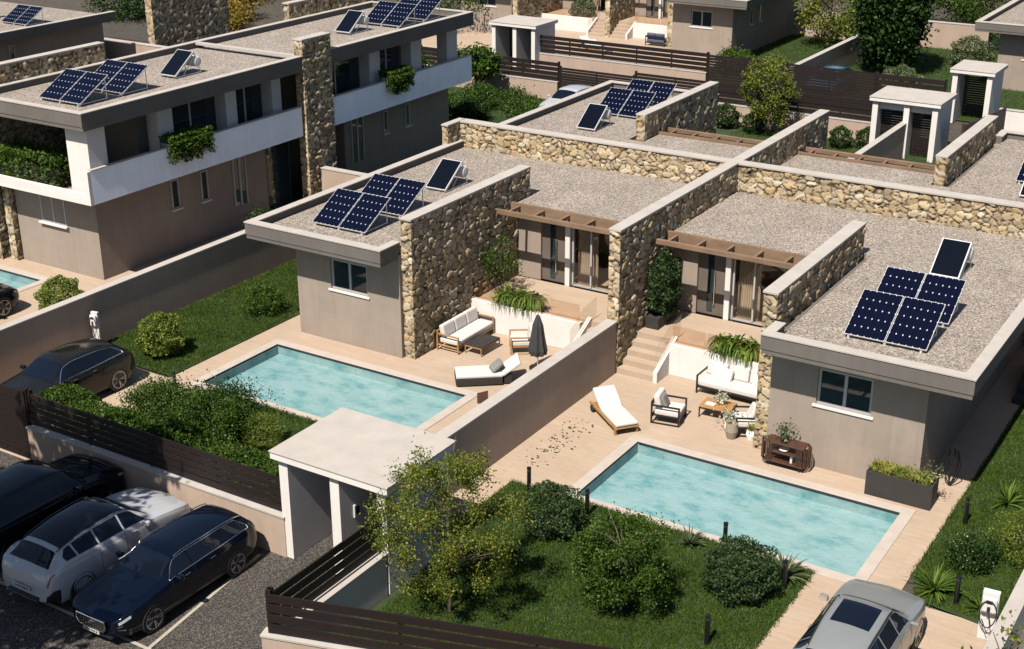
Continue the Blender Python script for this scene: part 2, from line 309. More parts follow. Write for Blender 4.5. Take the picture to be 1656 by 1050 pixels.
# ---- leaves
def leaf_arrays(cent, size, stretch=1.6, up=.3, rng=RNG):
    n = len(cent); d = rng.normal(size=(n, 3)); d[:, 2] += up; d /= np.linalg.norm(d, axis=1)[:, None]
    e = np.cross(d, rng.normal(size=(n, 3))); e /= np.linalg.norm(e, axis=1)[:, None] + 1e-9
    s = (size * rng.uniform(.6, 1.3, n))[:, None]; fold = np.cross(d, e) * s * .25
    a = cent - d * s * stretch * .5; b_ = cent + e * s * .5 + fold; c = cent + d * s * stretch * .5; g = cent - e * s * .5 + fold
    V = np.stack([a, b_, c, g], 1).reshape(-1, 3); F = np.arange(4 * n).reshape(n, 4); return V, F
def crown_points(n, rad, clusters=40, spread=.28, shell=.55, rng=RNG, flat=0, core=.0):
    c = rng.normal(size=(clusters, 3)); c /= np.linalg.norm(c, axis=1)[:, None]; c *= (shell + (1 - shell) * rng.random(clusters) ** .5)[:, None]
    if flat: c[:, 2] = np.maximum(c[:, 2], -flat)
    wgt = rng.uniform(.4, 1.4, clusters); i = rng.choice(clusters, n, p=wgt / wgt.sum())
    p = c[i] + rng.normal(size=(n, 3)) * spread * rng.uniform(.6, 1.2, clusters)[i][:, None]
    return p * np.array(rad)
def leafmesh(name, pts, size, **k): V, F = leaf_arrays(pts, size, **k); return npmesh(name, V, F)
def ball_points(n, rad, rng=RNG, rough=.19):                # clipped bush: dense shell with lumps
    d = rng.normal(size=(n, 3)); d /= np.linalg.norm(d, axis=1)[:, None]
    lump = 1 + rough * np.sin(d[:, 0] * 5 + 1) * np.sin(d[:, 1] * 6 + 2) + rough * np.sin(d[:, 2] * 9 + d[:, 0] * 4) * .6
    r = lump * (1 - np.abs(rng.normal(0, .12, n))); p = d * r[:, None]; p[:, 2] = np.maximum(p[:, 2], -.85); return p * np.array(rad)
def stems(g, base, tops, r=.02, r1=.006):
    for t in tops:
        b0 = Vector(base); t = Vector(t); m_ = b0.lerp(t, .5) + Vector((random.uniform(-.06, .06), random.uniform(-.06, .06), .03)); g.tube([b0, m_, t], r, 5, r1)
BUSH = {}
def bush(loc, r, mat, label, n=2600, size=.055, cat='shrub', kind='ball', h=None, name='round_shrub', flowers=0, group=None, rz=None):
    h = h or r; n = int(n * 1.7); size *= .74
    key = (mat, round(h / r, 1), n, size, kind, flowers)
    root = empty(name, loc, rz if rz is not None else random.uniform(0, 6), (r,) * 3, label=label, cat=cat, group=group)
    if key not in BUSH:
        hh = h / r; sz = size / r
        pts = ball_points(n, (1, 1, hh)) if kind == 'ball' else crown_points(n, (1, 1, hh), 46, .24, .5, flat=.7)
        pts[:, 2] += hh * .85; pts[:, 2] = np.maximum(pts[:, 2], .02)
        me = leafmesh('foliage', pts, sz); me.materials.append(MATS[mat])
        g = G(); stems(g, (0, 0, 0), [(.5 * math.cos(a), .5 * math.sin(a), hh * 1.0) for a in (0, 1.3, 2.5, 3.8, 5)], .035, .01)
        bmesh.ops.recalc_face_normals(g.b, faces=g.b.faces); ms = bpy.data.meshes.new('stem'); g.b.to_mesh(ms); g.b.free(); ms.materials.append(MATS['bark'])
        mf = None
        if flowers:
            q = ball_points(flowers, (1.04, 1.04, hh * 1.04)); q[:, 2] += hh * .85; mf = leafmesh('blossom', q[q[:, 2] > .2], sz * .8, stretch=1.); mf.materials.append(MATS['petal'])
        BUSH[key] = (me, ms, mf)
    me, ms, mf = BUSH[key]
    link('foliage', me, None, root); link('stem', ms, None, root)
    if mf: link('blossom', mf, None, root)
    return root
def tree(loc, h, rad, mat, label, n=9000, size=.07, trunk=.09, lift=.5, clusters=60, spread=.2, name='broadleaf_tree', rng=None, lean=(0, 0), shell=.45):
    rng = rng or RNG; root = empty(name, loc, 0, label=label, cat='tree')
    cz = h - rad[2]; c = crown_points(n, (1, 1, 1), clusters, spread, shell, rng)
    c = c * np.array(rad) + np.array([lean[0], lean[1], cz]); c = c[c[:, 2] > lift * .6]
    link('crown', leafmesh('crown', c, size), mat, root)
    g = G(); top = Vector((lean[0] * .8, lean[1] * .8, cz + rad[2] * .5)); g.tube([(0, 0, -.05), (.04, .02, h * .25), Vector((lean[0], lean[1], 0)) * .4 + Vector((0, 0, cz)), top], trunk, 8, trunk * .25)
    for k in range(16):
        a = rng.uniform(0, 6.28); z = lift + (h * .75 - lift) * rng.random(); q = Vector((math.cos(a) * rad[0] * rng.uniform(.5, .9) + lean[0], math.sin(a) * rad[1] * rng.uniform(.5, .9) + lean[1], min(h * .95, z + rad[2] * .5)))
        g.tube([(lean[0] * .3, lean[1] * .3, z), Vector((lean[0] * .3, lean[1] * .3, z)).lerp(q, .5) + Vector((0, 0, .08)), q], trunk * .35, 5, .008)
    g.build('trunk', 'bark', root); return root
def fronds(name, mat, parent, c, n, ln, droop=.6, wid=.05, up=.9, rng=RNG, spread=6.283, a0=0):  # agave / palm leaves: long blades that arch over
    V, F = [], []
    for k in range(n):
        a = a0 + rng.uniform(0, spread); L = ln * rng.uniform(.65, 1.1); el = up * rng.uniform(.25, 1.1); seg = 6; p = Vector(c); d = Vector((math.cos(a) * math.cos(el), math.sin(a) * math.cos(el), math.sin(el))); side = Vector((-math.sin(a), math.cos(a), 0)); i0 = len(V)
        for s in range(seg + 1):
            wd = wid * (1 - (s / seg)) ** .7 * (.5 + .5 * min(1, s / 2)); V += [p - side * wd * .5, p + side * wd * .5 + Vector((0, 0, .005))]; p = p + d * L / seg; d = (d + Vector((0, 0, -droop / seg * 1.6))).normalized()
        F += [(i0 + 2 * s, i0 + 2 * s + 1, i0 + 2 * s + 3, i0 + 2 * s + 2) for s in range(seg)]
    return link(name, npmesh(name, np.array(V), np.array(F)), mat, parent)
def grass(name, polys, dens, label, h=.06, holes=()):
    P = []
    for (x0, x1, y0, y1, z) in polys:
        n = int((x1 - x0) * (y1 - y0) * dens); P.append(np.stack([RNG.uniform(x0, x1, n) + RNG.normal(0, .02, n), RNG.uniform(y0, y1, n) + RNG.normal(0, .02, n), np.full(n, z)], 1))
    p = np.concatenate(P); n = len(p); a = RNG.uniform(0, 6.28, n); lump = .6 + .5 * np.sin(p[:, 0] * 2.1 + 1) * np.sin(p[:, 1] * 2.7) + .2 * RNG.random(n); hh = (h * (.7 + .6 * RNG.random(n)) * (.8 + .4 * lump))
    w2 = .009; dx = np.stack([np.cos(a) * w2, np.sin(a) * w2, np.zeros(n)], 1); tip = p + np.stack([RNG.normal(0, .03, n), RNG.normal(0, .03, n), hh], 1)
    V = np.stack([p - dx, p + dx, tip], 1).reshape(-1, 3); F = np.arange(3 * n).reshape(n, 3)
    return link(name, npmesh(name, V, F), 'grass', None, label=label, cat='grass', kind='stuff')
def copy_tree(o, parent=None):
    c = o.copy(); COL.objects.link(c); c.parent = parent
    for ch in list(o.children): copy_tree(ch, c)
    return c
def struct(name, g, mat): return g.build(name, mat, kind='structure')
g = G()
for a in ((-300, 200, -60, -4.29), (-300, -25, -4.29, -1.11), (-19.8, -9.4, -4.29, -1.11), (-2.63, 2.63, -4.29, -1.11), (9.4, 200, -4.29, -1.11), (-300, 200, -1.11, 500)): g.poly([(a[0], a[2], -.04), (a[1], a[2], -.04), (a[1], a[3], -.04), (a[0], a[3], -.04)])
struct('ground', g, 'earth')
g = G()
for a in ((-15, 1.22, -30, -9.9), (1.22, 30, -30, -14.5), (-60, 30, 31.2, 35.6), (-1.6, 1.6, -9.9, -7.7)): g.poly([(a[0], a[2], -.012), (a[1], a[2], -.012), (a[1], a[3], -.012), (a[0], a[3], -.012)])
struct('parking_lot', g, 'asphalt')
def rects(L, z): 
    g = G()
    for x0, x1, y0, y1 in L: g.poly([(x0, y0, z), (x1, y0, z), (x1, y1, z), (x0, y1, z)])
    return g
PX0, PX1, PY0, PY1 = 2.63, 9.40, -4.29, -1.11
def mirror(L): return L + [(-b_, -a, c, d) for a, b_, c, d in L]
T = [(.15, 2.35, -4.57, 3.3), (2.35, 9.68, -.83, 3.3), (9.68, 10.4, -4.57, 5.8), (9.4, 10.4, 5.8, 21), (9.3, 9.68, 3.3, 5.8)]
T = mirror(T) + [(.15, 1.0, -7.7, -4.57), (8.6, 14, -12, -4.57), (-1.0, -.15, -7.7, -4.57), (-14, -8.6, -10, -4.57)]
T += [(-30, -14.15, -1.0, 3), (-19.6, -14.15, -8, -1.0), (-30, -19.6, -8, -4.2), (-17.9, -14.15, 3, 9)]
T += [(-35, -14.9, 38, 60), (-14, 2, 21, 30.6)]
struct('tile_paving', rects(T, 0), 'deck_tile')
LAW = [(-13.85, -10.4, -4.5, 10.2, .03), (-8.6, -1.62, -9.7, -4.57, .03)]
g = rects([(a, b_, c, d) for a, b_, c, d, z in LAW], .03)
FR = Vector((1, .296, 0)).normalized(); F0 = Vector((1.3, -13.35, 0))
g.poly([(1.45, -13.2, .03), (8.6, -11.2, .03), (8.6, -4.57, .03), (1.0, -4.57, .03), (1.0, -7.7, .03), (1.45, -7.7, .03)])
g.poly([(10.45, 20, .03), (10.45, -3.6, .03), (10.7, -4.45, .03), (12.5, -4.7, .03), (14, -4.7, .03), (14, 20, .03)])
for r in ((-28, -14.2, 21.2, 30.5), (-14.9, -8.55, 37, 54), (-8.3, 6, 37, 60), (-30, -18.2, 10.8, 21.2), (-17.8, -14.1, 9, 21.2), (-14, 14, 21.3, 30.5)): g.poly([(r[0], r[2], .03), (r[1], r[2], .03), (r[1], r[3], .03), (r[0], r[3], .03)])
struct('lawn', g, 'lawn_soil')
grass('short_grass', [(-13.85, -10.42, -4.5, 10.2, .03), (-8.65, -1.62, -9.7, -4.53, .03)], 1700, 'short green grass of the left garden beside the drive')
grass('short_grass', [(1.62, 8.65, -11.3, -4.53, .03), (1.45, 4.5, -12.9, -11.3, .03), (1.0, 1.62, -7.6, -4.53, .03), (10.4, 12.8, -3.7, 12, .03), (10.65, 12.8, -4.5, -3.7, .03)], 1900, 'short green grass of the right garden around the pool')
grass('short_grass', [(-28, -14.2, 21.2, 30.4, .03), (-14.9, -8.55, 37, 54, .03), (-8.3, 6, 37, 56, .03), (-8, 5, 27, 30.4, .03)], 200, 'green grass of the far gardens across the street', .12)
# parking bay lines
g = G()
for a, b_ in (((-1.94, -10.25), (-1.46, -14.1)), ((-3.62, -10.2), (-3.55, -13.95)), ((-5.8, -10.2), (-5.75, -13.95)), ((-8.0, -10.2), (-7.95, -13.9)), ((-9, -13.95), (-1.4, -14.02))):
    a, b_ = Vector((*a, 0)), Vector((*b_, 0)); d = (b_ - a).normalized(); s = Vector((-d.y, d.x, 0)) * .04
    g.poly([(*(q.xy), z) for q, z in zip((a - s, b_ - s, b_ + s, a + s), (.004,) * 4)] if abs(d.y) > .5 else [(*(q.xy), -.002 + .01) for q in (a - s, b_ - s, b_ + s, a + s)])
struct('bay_lines', g, 'line_paint')

# ---------------------------------------------------------------- pools
def pool(x0, x1, y0, y1, label):
    r = empty('swimming_pool', ((x0 + x1) / 2, y0, 0), label=label, cat='swimming pool'); cx = (x0 + x1) / 2; a, b_, d = x0 - cx, x1 - cx, .32; h = y1 - y0
    g = G(); P = g.poly
    P([(a, 0, -d), (b_, 0, -d), (b_, h, -d), (a, h, -d)]); P([(a, 0, -d), (b_, 0, -d), (b_, 0, .0), (a, 0, .0)]); P([(a, h, -d), (b_, h, -d), (b_, h, .0), (a, h, .0)]); P([(a, 0, -d), (a, h, -d), (a, h, .0), (a, 0, .0)]); P([(b_, 0, -d), (b_, h, -d), (b_, h, .0), (b_, 0, .0)])
    g.build('basin', 'pool_tile', r)
    G().poly([(a, 0, -.07), (b_, 0, -.07), (b_, h, -.07), (a, h, -.07)]).build('water', 'pool_water', r, up=True)
    g = G(); c = .28
    g.box(a - c, b_ + c, -c, .0, -.05, .022); g.box(a - c, b_ + c, h, h + c, -.05, .022); g.box(a - c, a, .0, h, -.05, .022); g.box(b_, b_ + c, .0, h, -.05, .022)
    g.build('coping', 'coping', r, .006)
    g = G(); g.box(a + .02, b_ - .02, h - .006, h - .001, -.068, -.002).build('gutter_slot', 'black_plastic', r)
    return r
pool(PX0, PX1, PY0, PY1, 'swimming pool nearest the camera, on the right terrace below the planter box')
pool(-PX1, -PX0, PY0, PY1, 'swimming pool behind the gatehouse, left of the plastered dividing wall')
pool(-25, -19.8, -4.29, -1.11, 'swimming pool at the left edge beside the two-storey house')

# ---------------------------------------------------------------- walls
def wall(name, x0, x1, y0, y1, z1, mat, label, cat='wall', z0=0, cap='cap_stone', cov=.02, **k):
    r = empty(name, ((x0 + x1) / 2, (y0 + y1) / 2, 0), label=label, cat=cat, **k); hx, hy = (x1 - x0) / 2, (y1 - y0) / 2
    G().box(-hx, hx, -hy, hy, z0 - .05, z1 - .05).build('wall_body', mat, r); G().box(-hx - cov, hx + cov, -hy - cov, hy + cov, z1 - .05, z1 + .005).build('coping_cap', cap, r, .006); return r
wall('garden_wall', -.15, .15, -7.7, 2.3, 1.6, 'garden_render', 'long plastered dividing wall between the two pools, pale cap on top')
wall('garden_wall', -14.25, -14.0, -9.7, 10.2, 1.6, 'garden_render', 'long plastered wall left of the left lawn, below the two-storey house')
wall('garden_wall', -17.6, -14.27, 10.2, 10.45, 1.6, 'garden_render', 'short sunlit plastered wall at the foot of the tall stone pier')
wall('garden_wall', 12.8, 13.05, -13, 14, 1.6, 'white_render', 'pale boundary wall at the right edge behind the car charger')
wall('garden_wall', -9.6, -1.37, -10.02, -9.8, 1.0, 'garden_render', 'low plastered front wall with pale cap behind the parked cars')
def angled(o): o.rotation_euler.z = math.atan2(FR.y, FR.x); return o
q = F0 + FR * 3.8
o = angled(wall('garden_wall', -4.05, 4.0, -.12, .12, 1.0, 'garden_render', 'low plastered wall under the dark fence at the bottom edge')); o.location = (q.x, q.y, 0)
wall('garden_wall', 1.17, 1.40, -13.3, -10.05, 1.0, 'white_render', 'low white wall running from the gatehouse to the fence corner')
# far walls
wall('garden_wall', -.12, .12, 18.9, 30.9, 1.6, 'garden_render', 'plastered wall running from the back stone wall to the far-side gatehouse')
wall('garden_wall', -27, -18.4, 30.7, 30.9, .95, 'garden_render', 'low plastered wall under the dark fence behind the two-storey house')
wall('garden_wall', -9.6, -1.5, 30.7, 30.9, .95, 'garden_render', 'low plastered wall left of the far-side gatehouse, bushes before it')
wall('garden_wall', -23.1, -12.75, 36.4, 36.6, 1.02, 'garden_render', 'pale plastered wall across the street under the long dark fence')
wall('garden_wall', -8.6, -8.35, 37.5, 54, 1.6, 'garden_render', 'long wall with pale cap running back from the street beside the blue car')
wall('garden_wall', -14.8, -8.6, 54, 54.25, 1.6, 'garden_render', 'plastered wall closing the lawn behind the far house')
wall('garden_wall', -8.3, -2.8, 54.3, 54.55, 1.6, 'garden_render', 'plastered wall beyond the cypress, left of the far right house')
wall('garden_wall', 2.4, 12, 35.8, 36.0, 1.1, 'white_render', 'low white wall at the right edge across the street')
wall('garden_wall', -48, -23, 24.5, 24.8, 1.6, 'garden_render', 'dark strip of wall behind the flat roof of the two-storey house')
r = empty('stone_wall', (-26, 3.5, 0), label='sunlit rubble garden wall between the two upper left houses', cat='wall'); stone_part(-5.5, 1.2, 0, .35, 0, 2.6, r, .1)
r = empty('stone_wall', (-42.0, 27.6, 0), label='tall rubble wall behind the upper left house, in half shade', cat='wall'); stone_part(-.25, .25, -1.9, 4.2, 0, 5.4, r, .1, cap=False)

def fence(p0, p1, z0, z1, n, label, posts=2.2, mat='slat_brown', gap=.22, name='slat_fence', cat='fence', thick=.03, endposts=True):
    p0, p1 = Vector((*p0, 0)), Vector((*p1, 0)); d = p1 - p0; L = d.length; r = empty(name, p0, math.atan2(d.y, d.x), label=label, cat=cat)
    H = z1 - z0; sh = H / (n - gap); g = G()
    for k in range(n): a = z0 + k * sh; g.box(0, L, -thick / 2, thick / 2, a, a + sh * (1 - gap))
    g.build('slat_panel', mat, r)
    m = max(1, round(L / posts))
    for k in range(m + 1):
        x = L * k / m; e = .05 if k in (0, m) and endposts else .025; G().box(x - e, x + e, thick / 2 + .002, thick / 2 + .05 + e, z0 - .06 if z0 > .3 else 0, z1 + (.06 if e == .05 else -.02)).build('post', mat, r)
    return r
fence((-9.55, -9.9), (-1.4, -9.9), 1.06, 1.88, 5, 'dark brown slat fence on the low wall behind the parked cars')
fence((-14.0, -9.95), (-9.62, -9.95), .08, 1.92, 13, 'closed dark brown slatted driveway gate in front of the black hatchback', name='driveway_gate', cat='gate', gap=.1)
fence((1.28, -13.3), (1.28, -10.05), 1.08, 1.88, 4, 'dark slat fence running from the gatehouse to the corner')
q = F0 + FR * 7.6; fence((1.25, -13.42), (q.x, q.y), 1.06, 1.88, 4, 'dark brown slat fence along the bottom edge in front of the trees')
fence((-27, 30.8), (-18.4, 30.8), 1.0, 1.9, 4, 'dark fence behind the two-storey house, left of the far driveway gate', thick=.05)
fence((-18.3, 30.8), (-14.1, 30.8), .08, 1.7, 12, 'dark slatted far driveway gate beside the white car roof', name='driveway_gate', cat='gate', gap=.15)
fence((-14.0, 30.8), (-9.7, 30.8), .08, 1.9, 12, 'dark slatted gate behind the big yellow-green tree', name='driveway_gate', cat='gate', gap=.15)
fence((-9.6, 30.8), (-1.5, 30.8), 1.0, 1.9, 4, 'dark slat fence left of the far-side gatehouse', thick=.05)
fence((-23.1, 36.5), (-12.75, 36.5), 1.08, 2.0, 4, 'long dark slat fence across the street before the far house', thick=.05)
fence((-12.7, 36.5), (-8.6, 36.5), .08, 1.95, 13, 'dark slatted gate across the street right of the long fence', name='driveway_gate', cat='gate', gap=.15)
fence((-8.4, 36.5), (-3.8, 36.5), .08, 1.95, 14, 'dark slatted gate across the street in front of the blue car', name='driveway_gate', cat='gate', gap=.12)
fence((-3.7, 36.5), (-.4, 36.5), .6, 1.95, 5, 'short dark slat fence left of the small white street gatehouse', thick=.05)
fence((2.5, 29.2), (3.2, 33.4), .1, 1.75, 14, 'olive brown slatted gate leaf right of the far-side gatehouse', name='garden_gate', cat='gate', mat='slat_olive', gap=.1)

# ---------------------------------------------------------------- gatehouses
def gatehouse(loc, label, w2=1.42, openings=2, sc=(1, 1, 1), intercom=False, zr=2.42):
    r = empty('gatehouse', loc, 0, sc, label=label, cat='gatehouse'); y1 = 2.2
    G().box(-w2 - .12, w2 + .12, -.12, y1 + .12, zr, zr + .16).build('roof', 'white_render', r, .008)
    G().box(-w2 - .14, w2 + .14, -.14, y1 + .14, zr + .16, zr + .19).build('coping_cap', 'cap_stone', r, .004)
    xs = [-w2 + .12, w2 - .12] if openings == 1 else [-w2 + .12, 0.08, w2 - .12]
    for x in xs: G().box(x - .12, x + .12, 0, y1, 0, zr - .002).build('side_wall', 'white_render', r)
    G().box(-w2 + .25, w2 - .25, y1 - .3, y1 - .16, zr - .35, zr - .004).build('lintel', 'white_render', r)
    for a, b_ in zip(xs, xs[1:]):
        g = G(); n = 18
        for k in range(n): g.box(a + .18, b_ - .18, 1.5, 1.53, .08 + k * 1.95 / n, .08 + (k + .8) * 1.95 / n)
        d = g.build('gate_leaf', 'slat_brown', r); G().box(a + .14, a + .18, 1.48, 1.56, .02, 2.06).box(b_ - .18, b_ - .14, 1.48, 1.56, .02, 2.06).build('gate_frame', 'black_metal', d)
        G().tube([(a + .3, 1.46, .9), (a + .3, 1.46, 1.25)], .015, 6).build('handle', 'chrome', d)
    if intercom:
        i = G().box(.2, .24, .42, .62, 1.25, 1.55).build('intercom', 'white_plastic', r, .008); G().box(.24, .246, .46, .58, 1.32, 1.5).build('screen', 'black_plastic', i)
    return r
gatehouse((0, -10.0, 0), 'white gatehouse with flat roof between the parking bays and the left pool', intercom=True)
gatehouse((0, 31.0, 0), 'white two-door gatehouse behind the back units, slatted gates in it', sc=(1, -1, 1))
gatehouse((-24.3, 35.9, 0), 'small far white gatehouse left of the long fence across the street')
gatehouse((.85, 36.4, 0), 'narrow white gatehouse with one opening at the upper right', w2=.92, openings=1)
# ---------------------------------------------------------------- single-storey villas
FT, FB, FY, FO, FI, SY, SE = 3.55, 3.05, -.85, 10.6, 5.62, .11, 6.49
ZT = .85                                                   # raised terrace
def window(parent, x0, x1, z0, z1, y, panes=2, name='window', deep=.06, sill=True, glass='window_glass'):
    f = G(); t = .065; f.box(x0, x0 + t, y, y + deep, z0, z1); f.box(x1 - t, x1, y, y + deep, z0, z1); f.box(x0 + t, x1 - t, y, y + deep, z1 - t, z1); f.box(x0 + t, x1 - t, y, y + deep, z0, z0 + t)
    for k in range(1, panes): c = x0 + (x1 - x0) * k / panes; f.box(c - t * .6, c + t * .6, y + .002, y + deep - .002, z0 + t, z1 - t)
    w_ = f.build(name, 'frame_paint', parent)
    G().box(x0 + t * .5, x1 - t * .5, y + deep * .6, y + deep * .7, z0 + t * .5, z1 - t * .5).build('pane', glass, w_)
    if sill: G().box(x0 - .08, x1 + .08, y - .10, y - .004, z0 - .07, z0 - .004).build('sill', 'white_render', w_, .006)
    return w_
def wall_holes(parent, name, mat, x0, x1, z0, z1, y0, y1, holes):      # one wall with real openings (holes: x0,x1,z0,z1)
    g = G(); xs = sorted({x0, x1, *[h[0] for h in holes], *[h[1] for h in holes]}); 
    for a, b_ in zip(xs, xs[1:]):
        hs = sorted([(h[2], h[3]) for h in holes if h[0] <= a + 1e-6 and h[1] >= b_ - 1e-6]); z = z0
        for c, d in hs:
            if c > z + 1e-6: g.box(a, b_, y0, y1, z, c)
            z = d
        if z < z1: g.box(a, b_, y0, y1, z, z1)
    return g.build(name, mat, parent)
def ywin(parent, x, y0, y1, z0, z1):                        # narrow window in a +x face
    f = G(); t = .05; f.box(x - .02, x + .05, y0, y0 + t, z0, z1); f.box(x - .02, x + .05, y1 - t, y1, z0, z1); f.box(x - .02, x + .05, y0 + t, y1 - t, z1 - t, z1); f.box(x - .02, x + .05, y0 + t, y1 - t, z0, z0 + t)
    w_ = f.build('side_window', 'frame_paint', parent); G().box(x + .01, x + .018, y0 + t, y1 - t, z0 + t, z1 - t).build('pane', 'window_glass', w_); G().box(x + .004, x + .12, y0 - .05, y1 + .05, z0 - .06, z0 - .004).build('sill', 'white_render', w_); return w_
def curtain(parent, x0, x1, y, z0, z1):
    n = 40; V, F = [], []
    for i in range(n + 1):
        x = x0 + (x1 - x0) * i / n; yy = y + .045 * math.sin(i * 1.5); V += [(x, yy, z0), (x, yy, z1)]
    F = [(2 * i, 2 * i + 2, 2 * i + 3, 2 * i + 1) for i in range(n)]
    me = npmesh('curtain', np.array(V), np.array(F)); return link('curtain', me, 'curtain', parent)
_stone = {}
def shared_stone(key, *a, **k):
    if key not in _stone: _stone[key] = stone_mesh('stone_wall', *a, **k)
    return _stone[key]
def villa(loc, sx, sy, label, flip, res=.035, detail=True, key='near'):
    r = empty('villa', loc, 0, (sx, sy, 1), label=label, cat='house')
    H = 9.44
    # room block beyond the stone wing
    wall_holes(r, 'wall', 'house_render', 5.62, H, -.05, FB + .2, 0, .25, [(6.8, 8.15, 1.68, 2.62)])
    G().box(H - .25, H, .25, 10.3, -.05, FB + .2).build('wall', 'house_render', r)
    window(r, 6.8, 8.15, 1.68, 2.62, .06)
    if detail:
        for a in (2.5, 3.9): ywin(r, H, a, a + .38, 1.62, 2.6)
    # roof: slab, fascia, cap, gravel
    G().box(FI + .02, FO - .02, FY + .02, 10.3, FB, FB + .12).build('roof_slab', 'fascia_render', r)
    g = G(); g.box(FI, FO, FY, FY + .22, FB + .12, FT - .03); g.box(FO - .22, FO, FY + .22, 10.3, FB + .12, FT - .03); g.box(FI, FI + .22, FY + .22, SY - .03, FB + .12, FT - .03); g.build('fascia', 'fascia_render', r)
    g = G(); g.box(FI - .02, FO + .02, FY - .02, FY + .28, FT - .03, FT + .01); g.box(FO - .28, FO + .02, FY + .28, 10.28, FT - .03, FT + .01); g.box(FI - .02, FI + .26, FY + .28, SY - .04, FT - .03, FT + .01); g.build('parapet_cap', 'cap_stone', r, .004)
    g = G(); g.box(FI + .22, FO - .22, FY + .22, 10.3, FB + .12, 3.30); g.box(.17, FI + .22, 6.62, 10.3, FB + .12, 3.30); g.box(.17, 5.2, 5.4, 6.62, FB + .12, 3.30); g.build('roof_gravel', 'roof_gravel', r)
    G().box(.16, 5.22, 5.3, 5.4, FB + .02, 3.40).build('roof_edge', 'pergola_wood', r)
    G().box(.17, 5.6, 5.41, 10.3, FB, FB + .115).build('ceiling', 'white_render', r)
    st = link('stone_wall', shared_stone(key, 5.245, 5.605, SY, SE, 0, 4.2, res=res), 'rubble_stone', r)
    G().box(5.225, 5.625, SY - .03, SE + .02, 4.2, 4.26).build('coping_cap', 'cap_stone', st, .006)
    # terrace, steps, retaining wall
    G().box(.17, 5.24, 3.55, 5.7, 0, ZT).box(1.45, 5.24, 3.25, 3.55, 0, ZT).build('terrace', 'deck_tile', r)
    g = G()
    for k in range(4): g.box(.17, 1.33, 2.35 + .3 * k, 3.55, 0.001 + k * .17, (k + 1) * .17)
    g.build('steps', 'deck_tile', r)
    G().box(1.45, 5.24, 3.05, 3.25, 0, ZT + .08).build('retaining_wall', 'white_render', r, .006)
    g = G(); v = g.b.verts; P = [(1.33, 2.3, 0), (1.45, 2.3, 0), (1.45, 3.56, 0), (1.33, 3.56, 0), (1.33, 2.3, .32), (1.45, 2.3, .32), (1.45, 3.56, ZT + .12), (1.33, 3.56, ZT + .12)]
    vs = [v.new(p) for p in P]; [g.b.faces.new([vs[i] for i in f]) for f in ((3,2,1,0),(4,5,6,7),(0,1,5,4),(1,2,6,5),(2,3,7,6),(3,0,4,7))]
    g.build('stair_cheek', 'white_render', r)
    for k, (a, b_) in enumerate(((1.5, 2.5), (2.54, 3.3), (3.34, 5.2))): G().box(a, b_, 3.12, 3.135, ZT + .08, ZT + .62).build('railing_glass', 'bronze_glass', r)
    g = G(); vs = [g.b.verts.new(p) for p in ((1.36, 2.35, .32), (1.36, 3.12, .75), (1.36, 3.9, .93), (1.36, 3.9, 1.5), (1.36, 3.12, 1.4), (1.36, 2.35, .95))]; g.b.faces.new(vs); u = [g.b.verts.new(q.co + Vector((.015, 0, 0))) for q in vs]; g.b.faces.new(u[::-1])
    for i in range(6): j = (i + 1) % 6; g.b.faces.new((vs[i], vs[j], u[j], u[i]))
    g.build('railing_glass', 'clear_glass', r)
    # recessed facade (x is not mirrored between neighbours: flip turns it back)
    X = (lambda a, b_: (5.37 - b_, 5.37 - a)) if flip else (lambda a, b_: (a, b_))
    fy = 5.75; zt = FB - .003
    def fb(name, a, b_, y0, y1, z0, z1, mat, par=r, bev=0): a, b_ = X(a, b_); a, b_ = max(a, .16), min(b_, 5.25); return G().box(a, b_, y0, y1, z0, z1).build(name, mat, par, bev)
    fb('facade_panel', .16, .98, fy, fy + .2, ZT, zt, 'house_render'); 
    d = fb('entrance_door', .98, 1.86, fy + .1, fy + .16, ZT + .01, zt, 'taupe_panel'); fb('pane', 1.28, 1.46, fy + .08, fy + .099, ZT + .12, zt - .1, 'window_glass', d)
    a, b_ = X(1.5, 1.53); G().tube([((a + b_) / 2, fy + .03, ZT + .35), ((a + b_) / 2, fy + .03, ZT + 1.45)], .02, 6).build('handle', 'chrome', d)
    fb('white_post', 1.88, 2.04, fy - .04, fy + .2, ZT, zt, 'white_render')
    f = fb('sliding_door', 2.06, 5.25, fy + .08, fy + .14, ZT + .002, ZT + .05, 'frame_paint')
    for c in (2.08, 2.72, 3.7, 4.7, 5.15): fb('frame', c, c + .05, fy + .06, fy + .15, ZT + .05, zt, 'frame_paint', f)
    fb('pane', 2.13, 5.15, fy + .1, fy + .108, ZT + .05, zt - .002, 'clear_glass', f)
    a, b_ = X(2.15, 2.85); curtain(r, a, b_, fy + .34, ZT + .02, FB - .02); a, b_ = X(4.6, 5.1); curtain(r, a, b_, fy + .34, ZT + .02, FB - .02)
    G().box(.17, 5.24, 9.0, 9.1, ZT, FB - .004).build('interior_wall', 'interior_wall', r); G().box(.17, 5.24, 5.96, 9.0, ZT - .1, ZT + .002).build('interior_floor', 'deck_tile', r)
    s = fb('interior_sofa', 3.0, 4.6, 7.2, 8.0, ZT + .01, ZT + .45, 'cushion', r, .05)
    # pergola
    p = G().box(-.12, 5.3, 4.50, 4.62, 3.24, 3.38).build('pergola', 'pergola_wood', r, .006)
    for k in range(6): G().box(.45 + k * .88, .53 + k * .88, 4.62, 5.298, 3.23, 3.34).build('rafter', 'pergola_wood', p)
    return r
va = villa((0, 0, 0), 1, 1, 'front right single-storey villa with gravel roof, above the nearest pool', False, .032)
vb = villa((0, 0, 0), -1, 1, 'front left single-storey villa with gravel roof, left of the tall central stone wall', True, .032)
